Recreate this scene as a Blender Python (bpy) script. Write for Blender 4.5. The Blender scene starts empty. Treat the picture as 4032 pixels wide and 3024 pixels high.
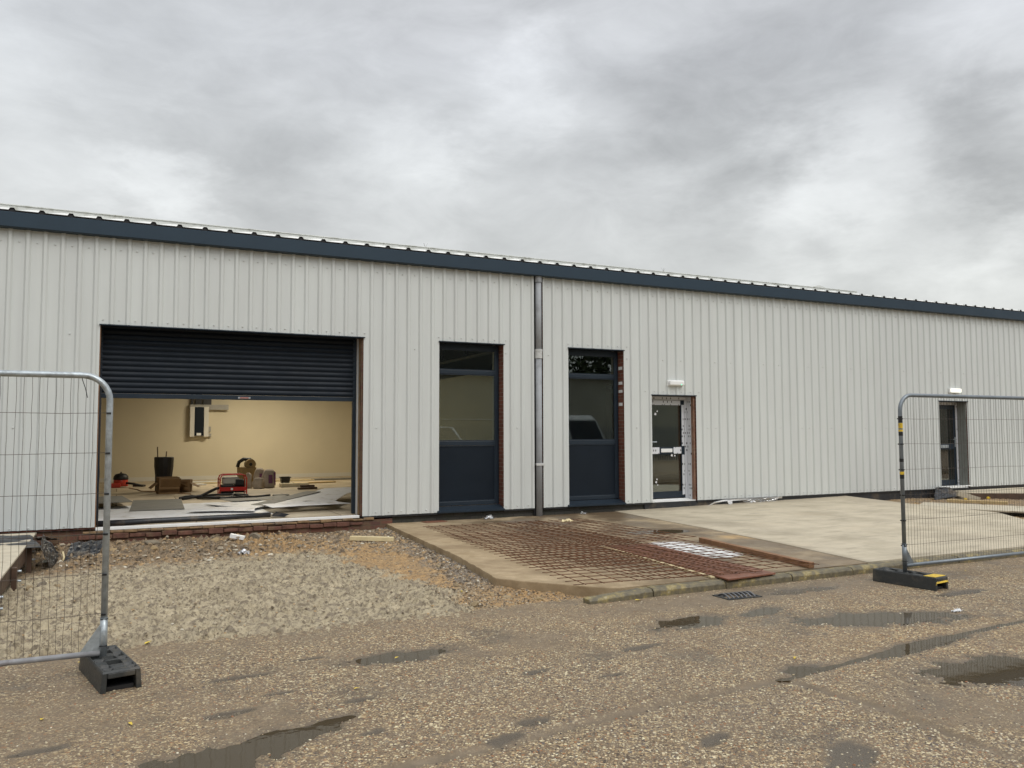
import bpy, math, random
import numpy as np
from mathutils import Vector, Matrix
R = math.radians
random.seed(7); rng = np.random.default_rng(7)
S = bpy.context.scene
col = S.collection

# ------------------------------------------------------------------ materials
class NT:
    """small node helper"""
    def __init__(s, name):
        s.m = bpy.data.materials.new(name); s.m.use_nodes = True
        s.t = s.m.node_tree; s.t.nodes.clear()
        s.out = s.n('ShaderNodeOutputMaterial')
    def n(s, typ, **kw):
        nd = s.t.nodes.new(typ)
        for k, v in kw.items():
            if k[0] == '_': nd.inputs[k[1:].replace('_', ' ')].default_value = v
            else: setattr(nd, k, v)
        return nd
    def l(s, a, b): s.t.links.new(a, b)
    def coord(s, scale=(1, 1, 1), kind='Object', loc=(0, 0, 0)):
        c = s.n('ShaderNodeTexCoord'); m = s.n('ShaderNodeMapping')
        m.inputs['Scale'].default_value = scale; m.inputs['Location'].default_value = loc
        s.l(c.outputs[kind], m.inputs['Vector']); return m.outputs[0]
    def noise(s, vec, scale, detail=4, rough=.55, dist=0):
        n = s.n('ShaderNodeTexNoise', _Scale=scale, _Detail=detail, _Roughness=rough, _Distortion=dist)
        s.l(vec, n.inputs['Vector']); return n.outputs['Fac']
    def ramp(s, fac, stops, interp='LINEAR'):
        r = s.n('ShaderNodeValToRGB'); r.color_ramp.interpolation = interp
        e = r.color_ramp.elements
        while len(e) < len(stops): e.new(.5)
        for i, (p, c) in enumerate(stops):
            e[i].position = p
            e[i].color = (c, c, c, 1) if isinstance(c, (int, float)) else (*c, 1)
        s.l(fac, r.inputs[0]); return r.outputs[0]
    def mix(s, fac, a, b, mode='MIX'):
        m = s.n('ShaderNodeMix', data_type='RGBA', blend_type=mode)
        for i, v in ((0, fac), (6, a), (7, b)):
            if isinstance(v, (int, float)): m.inputs[i].default_value = v if i == 0 else (v, v, v, 1)
            elif isinstance(v, tuple): m.inputs[i].default_value = (*v, 1)
            else: s.l(v, m.inputs[i])
        return m.outputs[2]
    def math(s, op, a, b=0.0, clamp=False):
        m = s.n('ShaderNodeMath', operation=op, use_clamp=clamp)
        for i, v in ((0, a), (1, b)):
            if isinstance(v, (int, float)): m.inputs[i].default_value = v
            else: s.l(v, m.inputs[i])
        return m.outputs[0]
    def attr(s, name): return s.n('ShaderNodeAttribute', attribute_name=name).outputs['Fac']
    def pbr(s, colr, rough=.6, metal=0.0, bump=None, bstr=.5, bdist=.01, spec=None, coat=0, bump2=None):
        p = s.n('ShaderNodeBsdfPrincipled')
        for k, v in (('Base Color', colr), ('Roughness', rough), ('Metallic', metal)):
            if isinstance(v, tuple): p.inputs[k].default_value = (*v, 1)
            elif isinstance(v, (int, float)): p.inputs[k].default_value = v
            else: s.l(v, p.inputs[k])
        if spec is not None: p.inputs['Specular IOR Level'].default_value = spec
        if coat: p.inputs['Coat Weight'].default_value = coat; p.inputs['Coat Roughness'].default_value = .15
        if bump is not None:
            b = s.n('ShaderNodeBump', _Strength=bstr, _Distance=bdist); s.l(bump, b.inputs['Height'])
            s.l(b.outputs[0], p.inputs['Normal'])
        s.l(p.outputs[0], s.out.inputs['Surface']); s.p = p
        return s.m

def simple(name, c, rough=.6, metal=0.0, var=.12, scale=6, bump=0, bscale=40, spec=None, dirt=None, dscale=2):
    t = NT(name); v = t.coord()
    n = t.noise(v, scale, 5, .6)
    d = tuple(x * (1 - var) for x in c); b = tuple(min(1, x * (1 + var)) for x in c)
    cc = t.ramp(n, [(.3, d), (.7, b)])
    if dirt:
        cc = t.mix(t.ramp(t.noise(v, dscale, 6, .65), [(.52, 0.0), (.68, .75)]), cc, dirt)
    rr = t.ramp(t.noise(v, scale * 1.7, 3), [(.3, max(0, rough - .08)), (.7, min(1, rough + .08))])
    return t.pbr(cc, rr, metal, bump=t.noise(v, bscale, 4) if bump else None, bstr=bump or .1, spec=spec)

M = {}
# pale grey box profile cladding
t = NT('cladding_paint'); v = t.coord((1, 1, .25)); v2 = t.coord()
streak = t.ramp(t.noise(t.coord((6, 6, .35)), 1.0, 4), [(.35, (.56, .575, .555)), (.7, (.61, .63, .605))])
lo = t.mix(t.ramp(t.noise(v2, .8, 3), [(.3, 0.0), (.75, .35)]), streak, (.53, .54, .51))
M['clad'] = t.pbr(lo, .42, bump=t.noise(t.coord((1, 1, .3)), 2.2, 2), bstr=.12, bdist=.02, spec=.4)
M['anthracite'] = simple('anthracite_metal', (.014, .023, .034), .42, 0, .1, 3, spec=.35)
M['fascia'] = simple('fascia_metal', (.019, .037, .056), .5, 0, .07, 2, spec=.35)
M['navy_panel'] = simple('navy_panel', (.006, .011, .018), .5, 0, .1, 2, spec=.22)
M['black'] = simple('black_plastic', (.012, .012, .013), .5, 0, .2, 8)
M['black_membrane'] = simple('black_membrane', (.02, .022, .026), .42, 0, .3, 5, bump=.35, bscale=14, dirt=(.12, .09, .06), dscale=3)
M['filler'] = simple('foam_filler', (.022, .022, .024), .8)
M['roof_sheet'] = simple('roof_sheet', (.62, .63, .60), .5, 0, .08, 3, dirt=(.33, .33, .28), dscale=5)
M['pvc_grey'] = simple('grey_pvc', (.31, .32, .33), .65, 0, .12, 3, dirt=(.2, .2, .2), dscale=4)
M['white_pvc'] = simple('white_pvc', (.78, .78, .76), .35, 0, .04, 4)
M['pipe_band'] = simple('weathered_pipe_band', (.52, .52, .50), .5, 0, .12, 10, dirt=(.3, .3, .28), dscale=8)
M['jamb_brown'] = simple('weathered_jamb', (.24, .13, .085), .8, 0, .35, 6, dirt=(.36, .25, .17), dscale=7)
M['iron'] = simple('cast_iron', (.17, .17, .175), .5, .3, .2, 12)
M['jamb_grey'] = simple('jamb_grey', (.20, .21, .19), .6)
M['galv'] = simple('galvanised_steel', (.40, .44, .46), .42, .55, .22, 22, dirt=(.23, .24, .24), dscale=12)
M['galv_dark'] = simple('dull_galvanised_steel', (.20, .225, .245), .42, .5, .15, 14)
M['galv_rust'] = simple('rusted_galvanised_steel', (.34, .34, .35), .45, .4, .2, 14, dirt=(.12, .05, .028), dscale=4)
M['wire'] = simple('steel_wire', (.075, .058, .045), .5, .3, .3, 30)
M['rubber'] = simple('black_recycled_plastic', (.028, .030, .029), .5, 0, .2, 30, bump=.2, bscale=60, dirt=(.08, .07, .055), dscale=8)
M['yellow'] = simple('yellow_plastic', (.72, .48, .03), .45, 0, .1, 10, dirt=(.25, .17, .05), dscale=25)
M['rebar'] = simple('rusty_rebar', (.15, .066, .030), .75, .1, .45, 18, bump=.3, bscale=80)
M['timber_new'] = simple('fresh_timber', (.50, .36, .17), .6, 0, .15, 9)
M['timber_pale'] = simple('pale_timber', (.66, .55, .32), .6, 0, .1, 9)
M['timber_orange'] = simple('stained_timber', (.23, .115, .052), .65, 0, .25, 7, bump=.2, bscale=30)
M['timber_dark'] = simple('dark_wet_timber', (.075, .042, .025), .6, 0, .3, 9)
M['ply'] = simple('pale_plywood', (.50, .44, .33), .65, 0, .12, 5, dirt=(.3, .24, .16), dscale=4)
M['ply_red'] = simple('red_brown_shuttering_ply', (.20, .08, .045), .45, 0, .3, 4, dirt=(.10, .045, .03), dscale=5)
M['white_board'] = simple('white_painted_board', (.74, .74, .72), .5, 0, .05, 5, dirt=(.16, .13, .09), dscale=4)
M['cardboard'] = simple('cardboard', (.20, .125, .06), .8, 0, .12, 4)
M['cardboard_barrel'] = simple('cardboard_barrel', (.26, .19, .09), .8, 0, .12, 4)
M['red'] = simple('red_enamel', (.42, .025, .02), .35, 0, .1, 5)
M['red_vac'] = simple('red_vacuum_plastic', (.50, .05, .03), .35)
M['grey_paint'] = simple('grey_enamel', (.30, .29, .26), .5)
M['sheet'] = simple('insulation_board', (.76, .77, .78), .45, 0, .05, 2, dirt=(.40, .36, .30), dscale=3)
M['sheet_dark'] = simple('grey_board_underside', (.17, .165, .145), .6, 0, .15, 3)
M['plaster'] = simple('painted_plaster', (.62, .56, .42), .85, 0, .03, 1.2, spec=.2)
M['skirting'] = simple('skirting_paint', (.62, .60, .54), .6, 0, .03, 2)
M['bag'] = simple('paper_bag', (.42, .36, .30), .7, 0, .15, 12, bump=.3, bscale=18)
M['bag_purple'] = simple('purple_bag_print', (.16, .06, .14), .6, 0, .2, 12)
M['stone'] = None
M['leaf'] = simple('yellow_leaf', (.62, .45, .05), .5, 0, .15, 30)
M['trash'] = simple('white_scrap', (.7, .7, .7), .4, 0, .1, 20)
M['foil'] = simple('silver_foil', (.62, .62, .63), .28, .6, .2, 20)

# clear crumpled polythene
t = NT('clear_polythene'); g = t.n('ShaderNodeBsdfGlossy', _Roughness=.15); g.inputs[0].default_value = (.8, .8, .8, 1)
tr = t.n('ShaderNodeBsdfTransparent'); ms = t.n('ShaderNodeMixShader', _Fac=.4)
t.l(tr.outputs[0], ms.inputs[1]); t.l(g.outputs[0], ms.inputs[2]); t.l(ms.outputs[0], t.out.inputs[0]); M['poly'] = t.m

# window glass
def glass(name, tint, boost):
    t = NT(name); g = t.n('ShaderNodeBsdfGlossy', _Roughness=.01); g.inputs[0].default_value = (.9, .93, .92, 1)
    tr = t.n('ShaderNodeBsdfTransparent'); tr.inputs[0].default_value = (*tint, 1)
    f = t.n('ShaderNodeFresnel', _IOR=1.5); fb = t.math('MULTIPLY', f.outputs[0], boost, True)
    ms = t.n('ShaderNodeMixShader'); t.l(fb, ms.inputs[0]); t.l(tr.outputs[0], ms.inputs[1]); t.l(g.outputs[0], ms.inputs[2])
    t.l(ms.outputs[0], t.out.inputs[0]); return t.m
M['glass'] = glass('window_glass', (.74, .80, .78), 2.5)
M['glass_dark'] = glass('tinted_door_glass', (.70, .74, .70), 3.0)
# water
def water(name, tint, k):
    t = NT(name); v = t.coord()
    g = t.n('ShaderNodeBsdfGlossy', _Roughness=.015); g.inputs[0].default_value = (.95, .95, .95, 1)
    b = t.n('ShaderNodeBump', _Strength=.04, _Distance=.01); t.l(t.noise(v, 9, 2), b.inputs['Height']); t.l(b.outputs[0], g.inputs['Normal'])
    tr_ = t.n('ShaderNodeBsdfTransparent'); tr_.inputs[0].default_value = (*tint, 1)
    df = t.n('ShaderNodeBsdfDiffuse'); df.inputs[0].default_value = (.095, .074, .046, 1)
    tr = t.n('ShaderNodeMixShader', _Fac=.7); t.l(tr_.outputs[0], tr.inputs[1]); t.l(df.outputs[0], tr.inputs[2])
    f = t.n('ShaderNodeFresnel', _IOR=1.33); fb = t.math('MULTIPLY', f.outputs[0], k, True)
    ms = t.n('ShaderNodeMixShader'); t.l(fb, ms.inputs[0]); t.l(tr.outputs[0], ms.inputs[1]); t.l(g.outputs[0], ms.inputs[2])
    t.l(ms.outputs[0], t.out.inputs[0]); return t.m
M['water'] = water('puddle_water', (.60, .50, .34), .8)

# protective tape: white film with rows of small black marks
t = NT('protective_tape'); c = t.n('ShaderNodeTexCoord'); sx = t.n('ShaderNodeSeparateXYZ'); t.l(c.outputs['Object'], sx.inputs[0])
u = t.math('ADD', sx.outputs['X'], sx.outputs['Y'])
cb = t.n('ShaderNodeCombineXYZ'); t.l(u, cb.inputs[0]); t.l(sx.outputs['Z'], cb.inputs[1])
br = t.n('ShaderNodeTexBrick', _Scale=1.0); br.offset = .5
br.inputs['Color1'].default_value = (0, 0, 0, 1); br.inputs['Color2'].default_value = (1, 1, 1, 1); br.inputs['Mortar'].default_value = (1, 1, 1, 1)
br.inputs['Mortar Size'].default_value = .018; br.inputs['Brick Width'].default_value = .055; br.inputs['Row Height'].default_value = .075
t.l(cb.outputs[0], br.inputs['Vector'])
M['tape'] = t.pbr(t.mix(t.ramp(br.outputs[0], [(.3, 0.0), (.34, 1.0)]), (.03, .03, .035), (.66, .67, .69)), .3)

# brick
def brick(name, c1, c2, mort, dirt, dk):
    t = NT(name); c = t.n('ShaderNodeTexCoord'); sx = t.n('ShaderNodeSeparateXYZ'); t.l(c.outputs['Object'], sx.inputs[0])
    u = t.math('ADD', sx.outputs['X'], sx.outputs['Y']); cb = t.n('ShaderNodeCombineXYZ'); t.l(u, cb.inputs[0]); t.l(sx.outputs['Z'], cb.inputs[1])
    br = t.n('ShaderNodeTexBrick', _Scale=1.0)
    br.inputs['Color1'].default_value = (*c1, 1); br.inputs['Color2'].default_value = (*c2, 1); br.inputs['Mortar'].default_value = (*mort, 1)
    br.inputs['Mortar Size'].default_value = .006; br.inputs['Brick Width'].default_value = .225; br.inputs['Row Height'].default_value = .075
    t.l(cb.outputs[0], br.inputs['Vector']); v = t.coord()
    m = t.mix(t.ramp(t.noise(v, 6, 6, .7), [(.45, 0.0), (.62, dk)]), br.outputs[0], dirt)
    h = t.math('SUBTRACT', t.noise(v, 40, 4), t.math('MULTIPLY', br.outputs['Fac'], 1.2))
    return t.pbr(m, .75, bump=h, bstr=.7, bdist=.008)
M['brick'] = brick('red_brick', (.20, .06, .035), (.13, .04, .025), (.22, .18, .13), (.12, .05, .03), .5)
M['brick_plinth'] = brick('muddy_plinth_brick', (.14, .052, .032), (.09, .042, .03), (.10, .072, .045), (.13, .082, .042), .9)
M['brick_dark'] = brick('damp_dark_brick', (.035, .032, .028), (.05, .045, .038), (.02, .02, .018), (.03, .035, .02), .6)
M['mortar'] = simple('ochre_mortar', (.22, .14, .07), .85, 0, .35, 9, bump=.8, bscale=25, dirt=(.16, .14, .12), dscale=5)

# road: wet concrete with exposed pale flint aggregate
t = NT('exposed_aggregate_road'); v = t.coord()
silt = t.attr('silt')
wv = t.n('ShaderNodeTexNoise', _Scale=40.0, _Detail=2.0); t.l(v, wv.inputs['Vector'])
wm = t.n('ShaderNodeVectorMath', operation='SCALE'); wm.inputs['Scale'].default_value = .012; t.l(wv.outputs['Color'], wm.inputs[0])
va = t.n('ShaderNodeVectorMath', operation='ADD'); t.l(v, va.inputs[0]); t.l(wm.outputs[0], va.inputs[1])
def stones(scale, thr, stops):
    m = t.n('ShaderNodeMapping'); m.inputs['Rotation'].default_value = (0, 0, scale * .01); t.l(va.outputs[0], m.inputs[0])
    vo = t.n('ShaderNodeTexVoronoi', _Scale=scale, voronoi_dimensions='2D'); t.l(m.outputs[0], vo.inputs['Vector'])
    sp = t.n('ShaderNodeSeparateColor'); t.l(vo.outputs['Color'], sp.inputs[0])
    size = t.math('MULTIPLY', sp.outputs[1], thr)
    mask = t.ramp(t.math('SUBTRACT', size, vo.outputs['Distance']), [(.0, 0.0), (.06, 1.0)])
    return mask, t.ramp(sp.outputs[0], stops, 'CONSTANT'), vo.outputs['Distance']
pal = [(0, (.09, .066, .045)), (.16, (.17, .12, .075)), (.32, (.27, .19, .11)), (.48, (.38, .28, .155)), (.62, (.50, .385, .22)), (.75, (.62, .52, .34)), (.85, (.29, .14, .06)), (.90, (.11, .10, .10)), (.94, (.70, .62, .40))]
m1, c1, d1 = stones(60, .70, pal)
m2, c2, d2 = stones(112, .75, pal)
big = t.noise(v, .55, 5, .6); mid = t.noise(v, 3.2, 5, .65)
matrix = t.ramp(t.noise(v, 25, 5, .7), [(.3, (.115, .085, .055)), (.7, (.235, .178, .118))])
dens = t.ramp(t.math('ADD', t.math('MULTIPLY', big, .6), t.math('MULTIPLY', mid, .4)), [(.36, .35), (.48, 1.0)])
dens = t.math('MULTIPLY', dens, t.math('SUBTRACT', 1.0, silt, True))
a = t.mix(t.math('MULTIPLY', m2, t.math('MULTIPLY', dens, .75)), matrix, c2)
a = t.mix(t.math('MULTIPLY', m1, dens), a, c1)
a = t.mix(t.ramp(t.noise(v, 1.1, 6, .6), [(.45, 0.0), (.7, .5)]), a, (.19, .145, .10))
a = t.mix(t.ramp(t.noise(v, .35, 3, .5), [(.4, 0.0), (.65, .35)]), a, t.mix(1.0, a, (1.35, 1.22, 1.02), 'MULTIPLY'))
a = t.mix(silt, a, t.ramp(t.noise(v, 7, 4), [(.3, (.155, .118, .076)), (.7, (.245, .19, .128))]))
a = t.mix(t.attr('wet'), a, (.085, .068, .048))
rr = t.ramp(t.noise(v, 2.3, 5, .7), [(.38, .5), (.6, .85)])
rr = t.mix(t.attr('wet'), rr, .12)
hh = t.math('ADD', t.math('MULTIPLY', m1, dens), t.math('MULTIPLY', t.noise(v, 90, 3), .8))
M['road'] = t.pbr(a, rr, bump=hh, bstr=.75, bdist=.006, spec=.3)

# dug ground: orange sand, wet slurry, grey gravel
t = NT('churned_ground'); v = t.coord()
n1 = t.noise(v, 14, 6, .7); n2 = t.noise(v, 55, 4, .7)
sand = t.ramp(n1, [(.3, (.22, .13, .055)), (.55, (.42, .26, .11)), (.75, (.54, .37, .19))])
mud_shade = t.ramp(n1, [(.3, (.15, .10, .055)), (.7, (.31, .225, .135))])
slur = t.ramp(t.noise(v, 8, 5, .6), [(.3, (.33, .27, .17)), (.7, (.49, .41, .275))])
grav = t.ramp(n2, [(.3, (.11, .09, .07)), (.5, (.21, .175, .14)), (.72, (.34, .29, .235))])
a = t.mix(t.attr('sand'), mud_shade, sand); a = t.mix(t.attr('gravel'), a, grav); a = t.mix(t.attr('slurry'), a, slur)
a = t.mix(t.attr('pit'), a, (.165, .13, .09))
a = t.mix(t.ramp(t.noise(v, 20, 5, .8), [(.51, 0.0), (.57, .78)]), a, (.125, .094, .058))
a = t.mix(t.ramp(t.noise(v, 2.2, 4, .6), [(.45, 0.0), (.7, .45)]), a, (.22, .175, .115))
M['dirt'] = t.pbr(a, t.ramp(t.noise(v, 5, 4), [(.3, .55), (.7, .85)]), bump=t.math('ADD', n2, t.noise(v, 120, 3)), bstr=.8, bdist=.008)
M['ground'] = simple('bare_ground', (.2, .16, .11), .9, 0, .3, 2)

# concretes
def concrete(name, a0, a1, stain, br=(1, 1, 1)):
    t = NT(name); v = t.coord(); vb = t.coord(br)
    c = t.ramp(t.noise(vb, 5, 8, .72), [(.34, a0), (.64, a1)])
    c = t.mix(t.ramp(t.noise(v, 1.2, 6, .65), [(.44, 0.0), (.66, .75)]), c, stain)
    c = t.mix(t.ramp(t.noise(v, 60, 3, .7), [(.62, 0.0), (.72, .35)]), c, tuple(x * .6 for x in a0))
    c = t.mix(t.attr('sand'), c, (.50, .33, .15)); c = t.mix(t.attr('wet'), c, (.095, .06, .032))  # wet: damp stains, and the painted shade of the slab's side faces
    r = t.mix(t.attr('wet'), t.ramp(t.noise(v, 3, 3), [(.3, .6), (.7, .85)]), .3)
    return t.pbr(c, r, bump=t.math('ADD', t.noise(vb, 30, 5, .7), t.math('MULTIPLY', t.noise(v, 120, 2), .4)), bstr=.45, bdist=.008)
M['old_concrete'] = concrete('old_concrete', (.25, .185, .105), (.42, .325, .205), (.155, .108, .06))
M['new_concrete'] = concrete('new_concrete', (.46, .395, .285), (.57, .495, .365), (.355, .305, .215), (.5, 7, 1))
t = NT('mossy_kerb_concrete'); v = t.coord()
k = t.ramp(t.noise(v, 9, 6, .7), [(.3, (.07, .06, .04)), (.5, (.15, .125, .075)), (.62, (.27, .21, .08)), (.78, (.42, .39, .31))])
M['kerb'] = t.pbr(k, .6, bump=t.noise(v, 30, 5), bstr=.6, bdist=.01)
t = NT('rubble_stone'); v = t.coord(); oi = t.n('ShaderNodeObjectInfo')
k = t.mix(t.ramp(oi.outputs['Random'], [(0, (.34, .26, .16)), (.45, (.24, .21, .17)), (.75, (.42, .30, .16)), (1, (.30, .17, .10))], 'CONSTANT'), t.ramp(t.noise(v, 18, 5, .7), [(.3, .12), (.7, .95)]), (.8, .8, .8), 'MULTIPLY')
kk = t.mix(t.noise(v, 10, 5, .7), t.ramp(oi.outputs['Random'], [(0, (.50, .37, .20)), (.35, (.30, .25, .18)), (.6, (.54, .37, .17)), (.85, (.20, .16, .12))], 'CONSTANT'), (.16, .13, .09))
M['stone'] = t.pbr(kk, .75, bump=t.noise(v, 50, 4), bstr=.6, bdist=.01)
t = NT('loose_chippings'); ge = t.n('ShaderNodeNewGeometry')
M['chips'] = t.pbr(t.ramp(ge.outputs['Random Per Island'], [(0, (.12, .085, .05)), (.3, (.27, .195, .115)), (.5, (.38, .25, .12)), (.68, (.20, .155, .105)), (.83, (.36, .30, .215)), (.965, (.58, .53, .42))], 'CONSTANT'), .6)
t = NT('lit_diffuser'); em = t.n('ShaderNodeEmission', _Strength=1.3); em.inputs[0].default_value = (1, .97, .86, 1); t.l(em.outputs[0], t.out.inputs[0]); M['lit'] = t.m
t = NT('green_led'); em = t.n('ShaderNodeEmission', _Strength=2.5); em.inputs[0].default_value = (.1, 1, .5, 1); t.l(em.outputs[0], t.out.inputs[0]); M['led'] = t.m
t = NT('lamp_tube'); em = t.n('ShaderNodeEmission', _Strength=6.0); em.inputs[0].default_value = (1, .80, .50, 1); t.l(em.outputs[0], t.out.inputs[0]); M['tube'] = t.m

# interior floor: protection boards, timber dust
t = NT('dusty_floor'); v = t.coord()
c = t.ramp(t.noise(v, 1.6, 7, .65), [(.3, (.40, .33, .23)), (.55, (.56, .47, .34)), (.7, (.66, .60, .48))])
bk = t.n('ShaderNodeTexBrick', _Scale=1.0); bk.inputs['Brick Width'].default_value = 2.4; bk.inputs['Row Height'].default_value = 1.2; bk.inputs['Mortar Size'].default_value = .012
for k_, cc in (('Color1', (1, 1, 1, 1)), ('Color2', (.8, .8, .78, 1)), ('Mortar', (.35, .3, .25, 1))): bk.inputs[k_].default_value = cc
t.l(v, bk.inputs['Vector'])
M['floor'] = t.pbr(t.mix(1.0, c, bk.outputs[0], 'MULTIPLY'), .6, bump=t.noise(v, 20, 4), bstr=.2)

# ------------------------------------------------------------------ mesh helpers
class MB:
    def __init__(s): s.v = []; s.f = []; s.mi = []; s.cur = 0
    def add(s, vs, fs):
        b = len(s.v); s.v += [tuple(x) for x in vs]
        for f in fs: s.f.append(tuple(b + i for i in f)); s.mi.append(s.cur)
        return s
    def box(s, x0, x1, y0, y1, z0, z1, rz=0, rx=0, ry=0, c=None):
        vs = [Vector((x, y, z)) for z in (z0, z1) for y in (y0, y1) for x in (x0, x1)]
        if rz or rx or ry:
            c = Vector(c) if c else Vector(((x0 + x1) / 2, (y0 + y1) / 2, (z0 + z1) / 2))
            m = Matrix.Rotation(rz, 3, 'Z') @ Matrix.Rotation(ry, 3, 'Y') @ Matrix.Rotation(rx, 3, 'X')
            vs = [m @ (p - c) + c for p in vs]
        return s.add(vs, [(0, 2, 3, 1), (4, 5, 7, 6), (0, 1, 5, 4), (2, 6, 7, 3), (0, 4, 6, 2), (1, 3, 7, 5)])
    def prism(s, poly, z0, z1):
        n = len(poly); zz0 = z0 if callable(z0) else (lambda x, y: z0); zz1 = z1 if callable(z1) else (lambda x, y: z1)
        vs = [(x, y, zz0(x, y)) for x, y in poly] + [(x, y, zz1(x, y)) for x, y in poly]
        a = sum(poly[i][0] * poly[(i + 1) % n][1] - poly[(i + 1) % n][0] * poly[i][1] for i in range(n))
        o = list(range(n)) if a > 0 else list(range(n))[::-1]
        fs = [tuple(o[::-1]), tuple(n + i for i in o)] + [(o[i], o[(i + 1) % n], n + o[(i + 1) % n], n + o[i]) for i in range(n)]
        return s.add(vs, fs)
    def tube(s, pts, r, n=8, caps=True):
        pts = [Vector(p) for p in pts]; rs = r if isinstance(r, (list, tuple)) else [r] * len(pts)
        b = len(s.v); up = None; vs = []
        for i, p in enumerate(pts):
            d = (pts[min(i + 1, len(pts) - 1)] - pts[max(i - 1, 0)]).normalized()
            if up is None:
                up = Vector((0, 0, 1)) if abs(d.z) < .9 else Vector((0, 1, 0))
            a = up.cross(d)
            if a.length < 1e-4: a = Vector((1, 0, 0)).cross(d)
            a.normalize(); c = d.cross(a); up = c
            for k in range(n):
                an = 2 * math.pi * k / n; vs.append(p + (a * math.cos(an) + c * math.sin(an)) * rs[i])
        fs = []
        for i in range(len(pts) - 1):
            for k in range(n):
                k2 = (k + 1) % n; fs.append((i * n + k, i * n + k2, (i + 1) * n + k2, (i + 1) * n + k))
        if caps: fs += [tuple(range(n))[::-1], tuple((len(pts) - 1) * n + k for k in range(n))]
        return s.add(vs, fs)
    def lathe(s, prof, cx=0, cy=0, n=20):
        vs = []; fs = []
        for r, z in prof:
            for k in range(n):
                an = 2 * math.pi * k / n; vs.append((cx + r * math.cos(an), cy + r * math.sin(an), z))
        for i in range(len(prof) - 1):
            for k in range(n):
                k2 = (k + 1) % n; fs.append((i * n + k, i * n + k2, (i + 1) * n + k2, (i + 1) * n + k))
        fs += [tuple(range(n))[::-1], tuple((len(prof) - 1) * n + k for k in range(n))]
        return s.add(vs, fs)
    def build(s, name, mat, parent=None, smooth=False, bevel=0, seg=2, loc=None):
        me = bpy.data.meshes.new(name); me.from_pydata(s.v, [], s.f)
        for m in (mat if isinstance(mat, (list, tuple)) else [mat]): me.materials.append(m)
        if isinstance(mat, (list, tuple)): me.polygons.foreach_set('material_index', s.mi)
        if smooth: me.polygons.foreach_set('use_smooth', [True] * len(me.polygons))
        me.update(); o = bpy.data.objects.new(name, me); col.objects.link(o)
        if loc is not None: o.location = loc
        if parent: o.parent = parent
        if bevel:
            b = o.modifiers.new('bevel', 'BEVEL'); b.width = bevel; b.segments = seg; b.limit_method = 'ANGLE'; b.angle_limit = R(40)
        return o
def tag(o, label=None, cat=None, group=None, kind=None):
    for k, v in (('label', label), ('category', cat), ('group', group), ('kind', kind)):
        if v: o[k] = v
    return o
def empty(name, loc=(0, 0, 0), rz=0, label=None, cat=None, group=None):
    o = bpy.data.objects.new(name, None); col.objects.link(o); o.location = loc; o.rotation_euler = (0, 0, rz)
    o.empty_display_size = .1
    return tag(o, label, cat, group)
def copy_tree(o, parent=None):
    c = o.copy(); col.objects.link(c); c.parent = parent
    for ch in list(o.children): copy_tree(ch, c)
    return c

# numpy gradient noise
def pn(x, y, seed=0):
    x0 = np.floor(x).astype(np.int64); y0 = np.floor(y).astype(np.int64); fx = x - x0; fy = y - y0
    def g(ix, iy):
        h = (ix * 374761393 + iy * 668265263 + seed * 974634777) & 0xffffffff
        h = ((h ^ (h >> 13)) * 1274126177) & 0xffffffff; h ^= h >> 16
        return (h & 0xffff) / 65535.0 * 2 * np.pi
    def dt(ix, iy, dx, dy):
        a = g(ix, iy); return np.cos(a) * dx + np.sin(a) * dy
    u = fx * fx * fx * (fx * (fx * 6 - 15) + 10); w = fy * fy * fy * (fy * (fy * 6 - 15) + 10)
    a = dt(x0, y0, fx, fy) * (1 - u) + dt(x0 + 1, y0, fx - 1, fy) * u
    b = dt(x0, y0 + 1, fx, fy - 1) * (1 - u) + dt(x0 + 1, y0 + 1, fx - 1, fy - 1) * u
    return (a * (1 - w) + b * w) * 1.5
def fbm(x, y, sc, oct=4, seed=0, gain=.5):
    r = 0; a = 1; n = 0
    for i in range(oct): r = r + a * pn(x * sc, y * sc, seed + i * 17); n += a; a *= gain; sc *= 2.03
    return r / n
def ss(a, b, x): t = np.clip((x - a) / (b - a), 0, 1); return t * t * (3 - 2 * t)
def segdist(x, y, pts):
    d = np.full(x.shape, 1e9)
    for (ax, ay), (bx, by) in zip(pts[:-1], pts[1:]):
        vx, vy = bx - ax, by - ay; t = np.clip(((x - ax) * vx + (y - ay) * vy) / (vx * vx + vy * vy), 0, 1)
        d = np.minimum(d, np.hypot(x - ax - t * vx, y - ay - t * vy))
    return d
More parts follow.
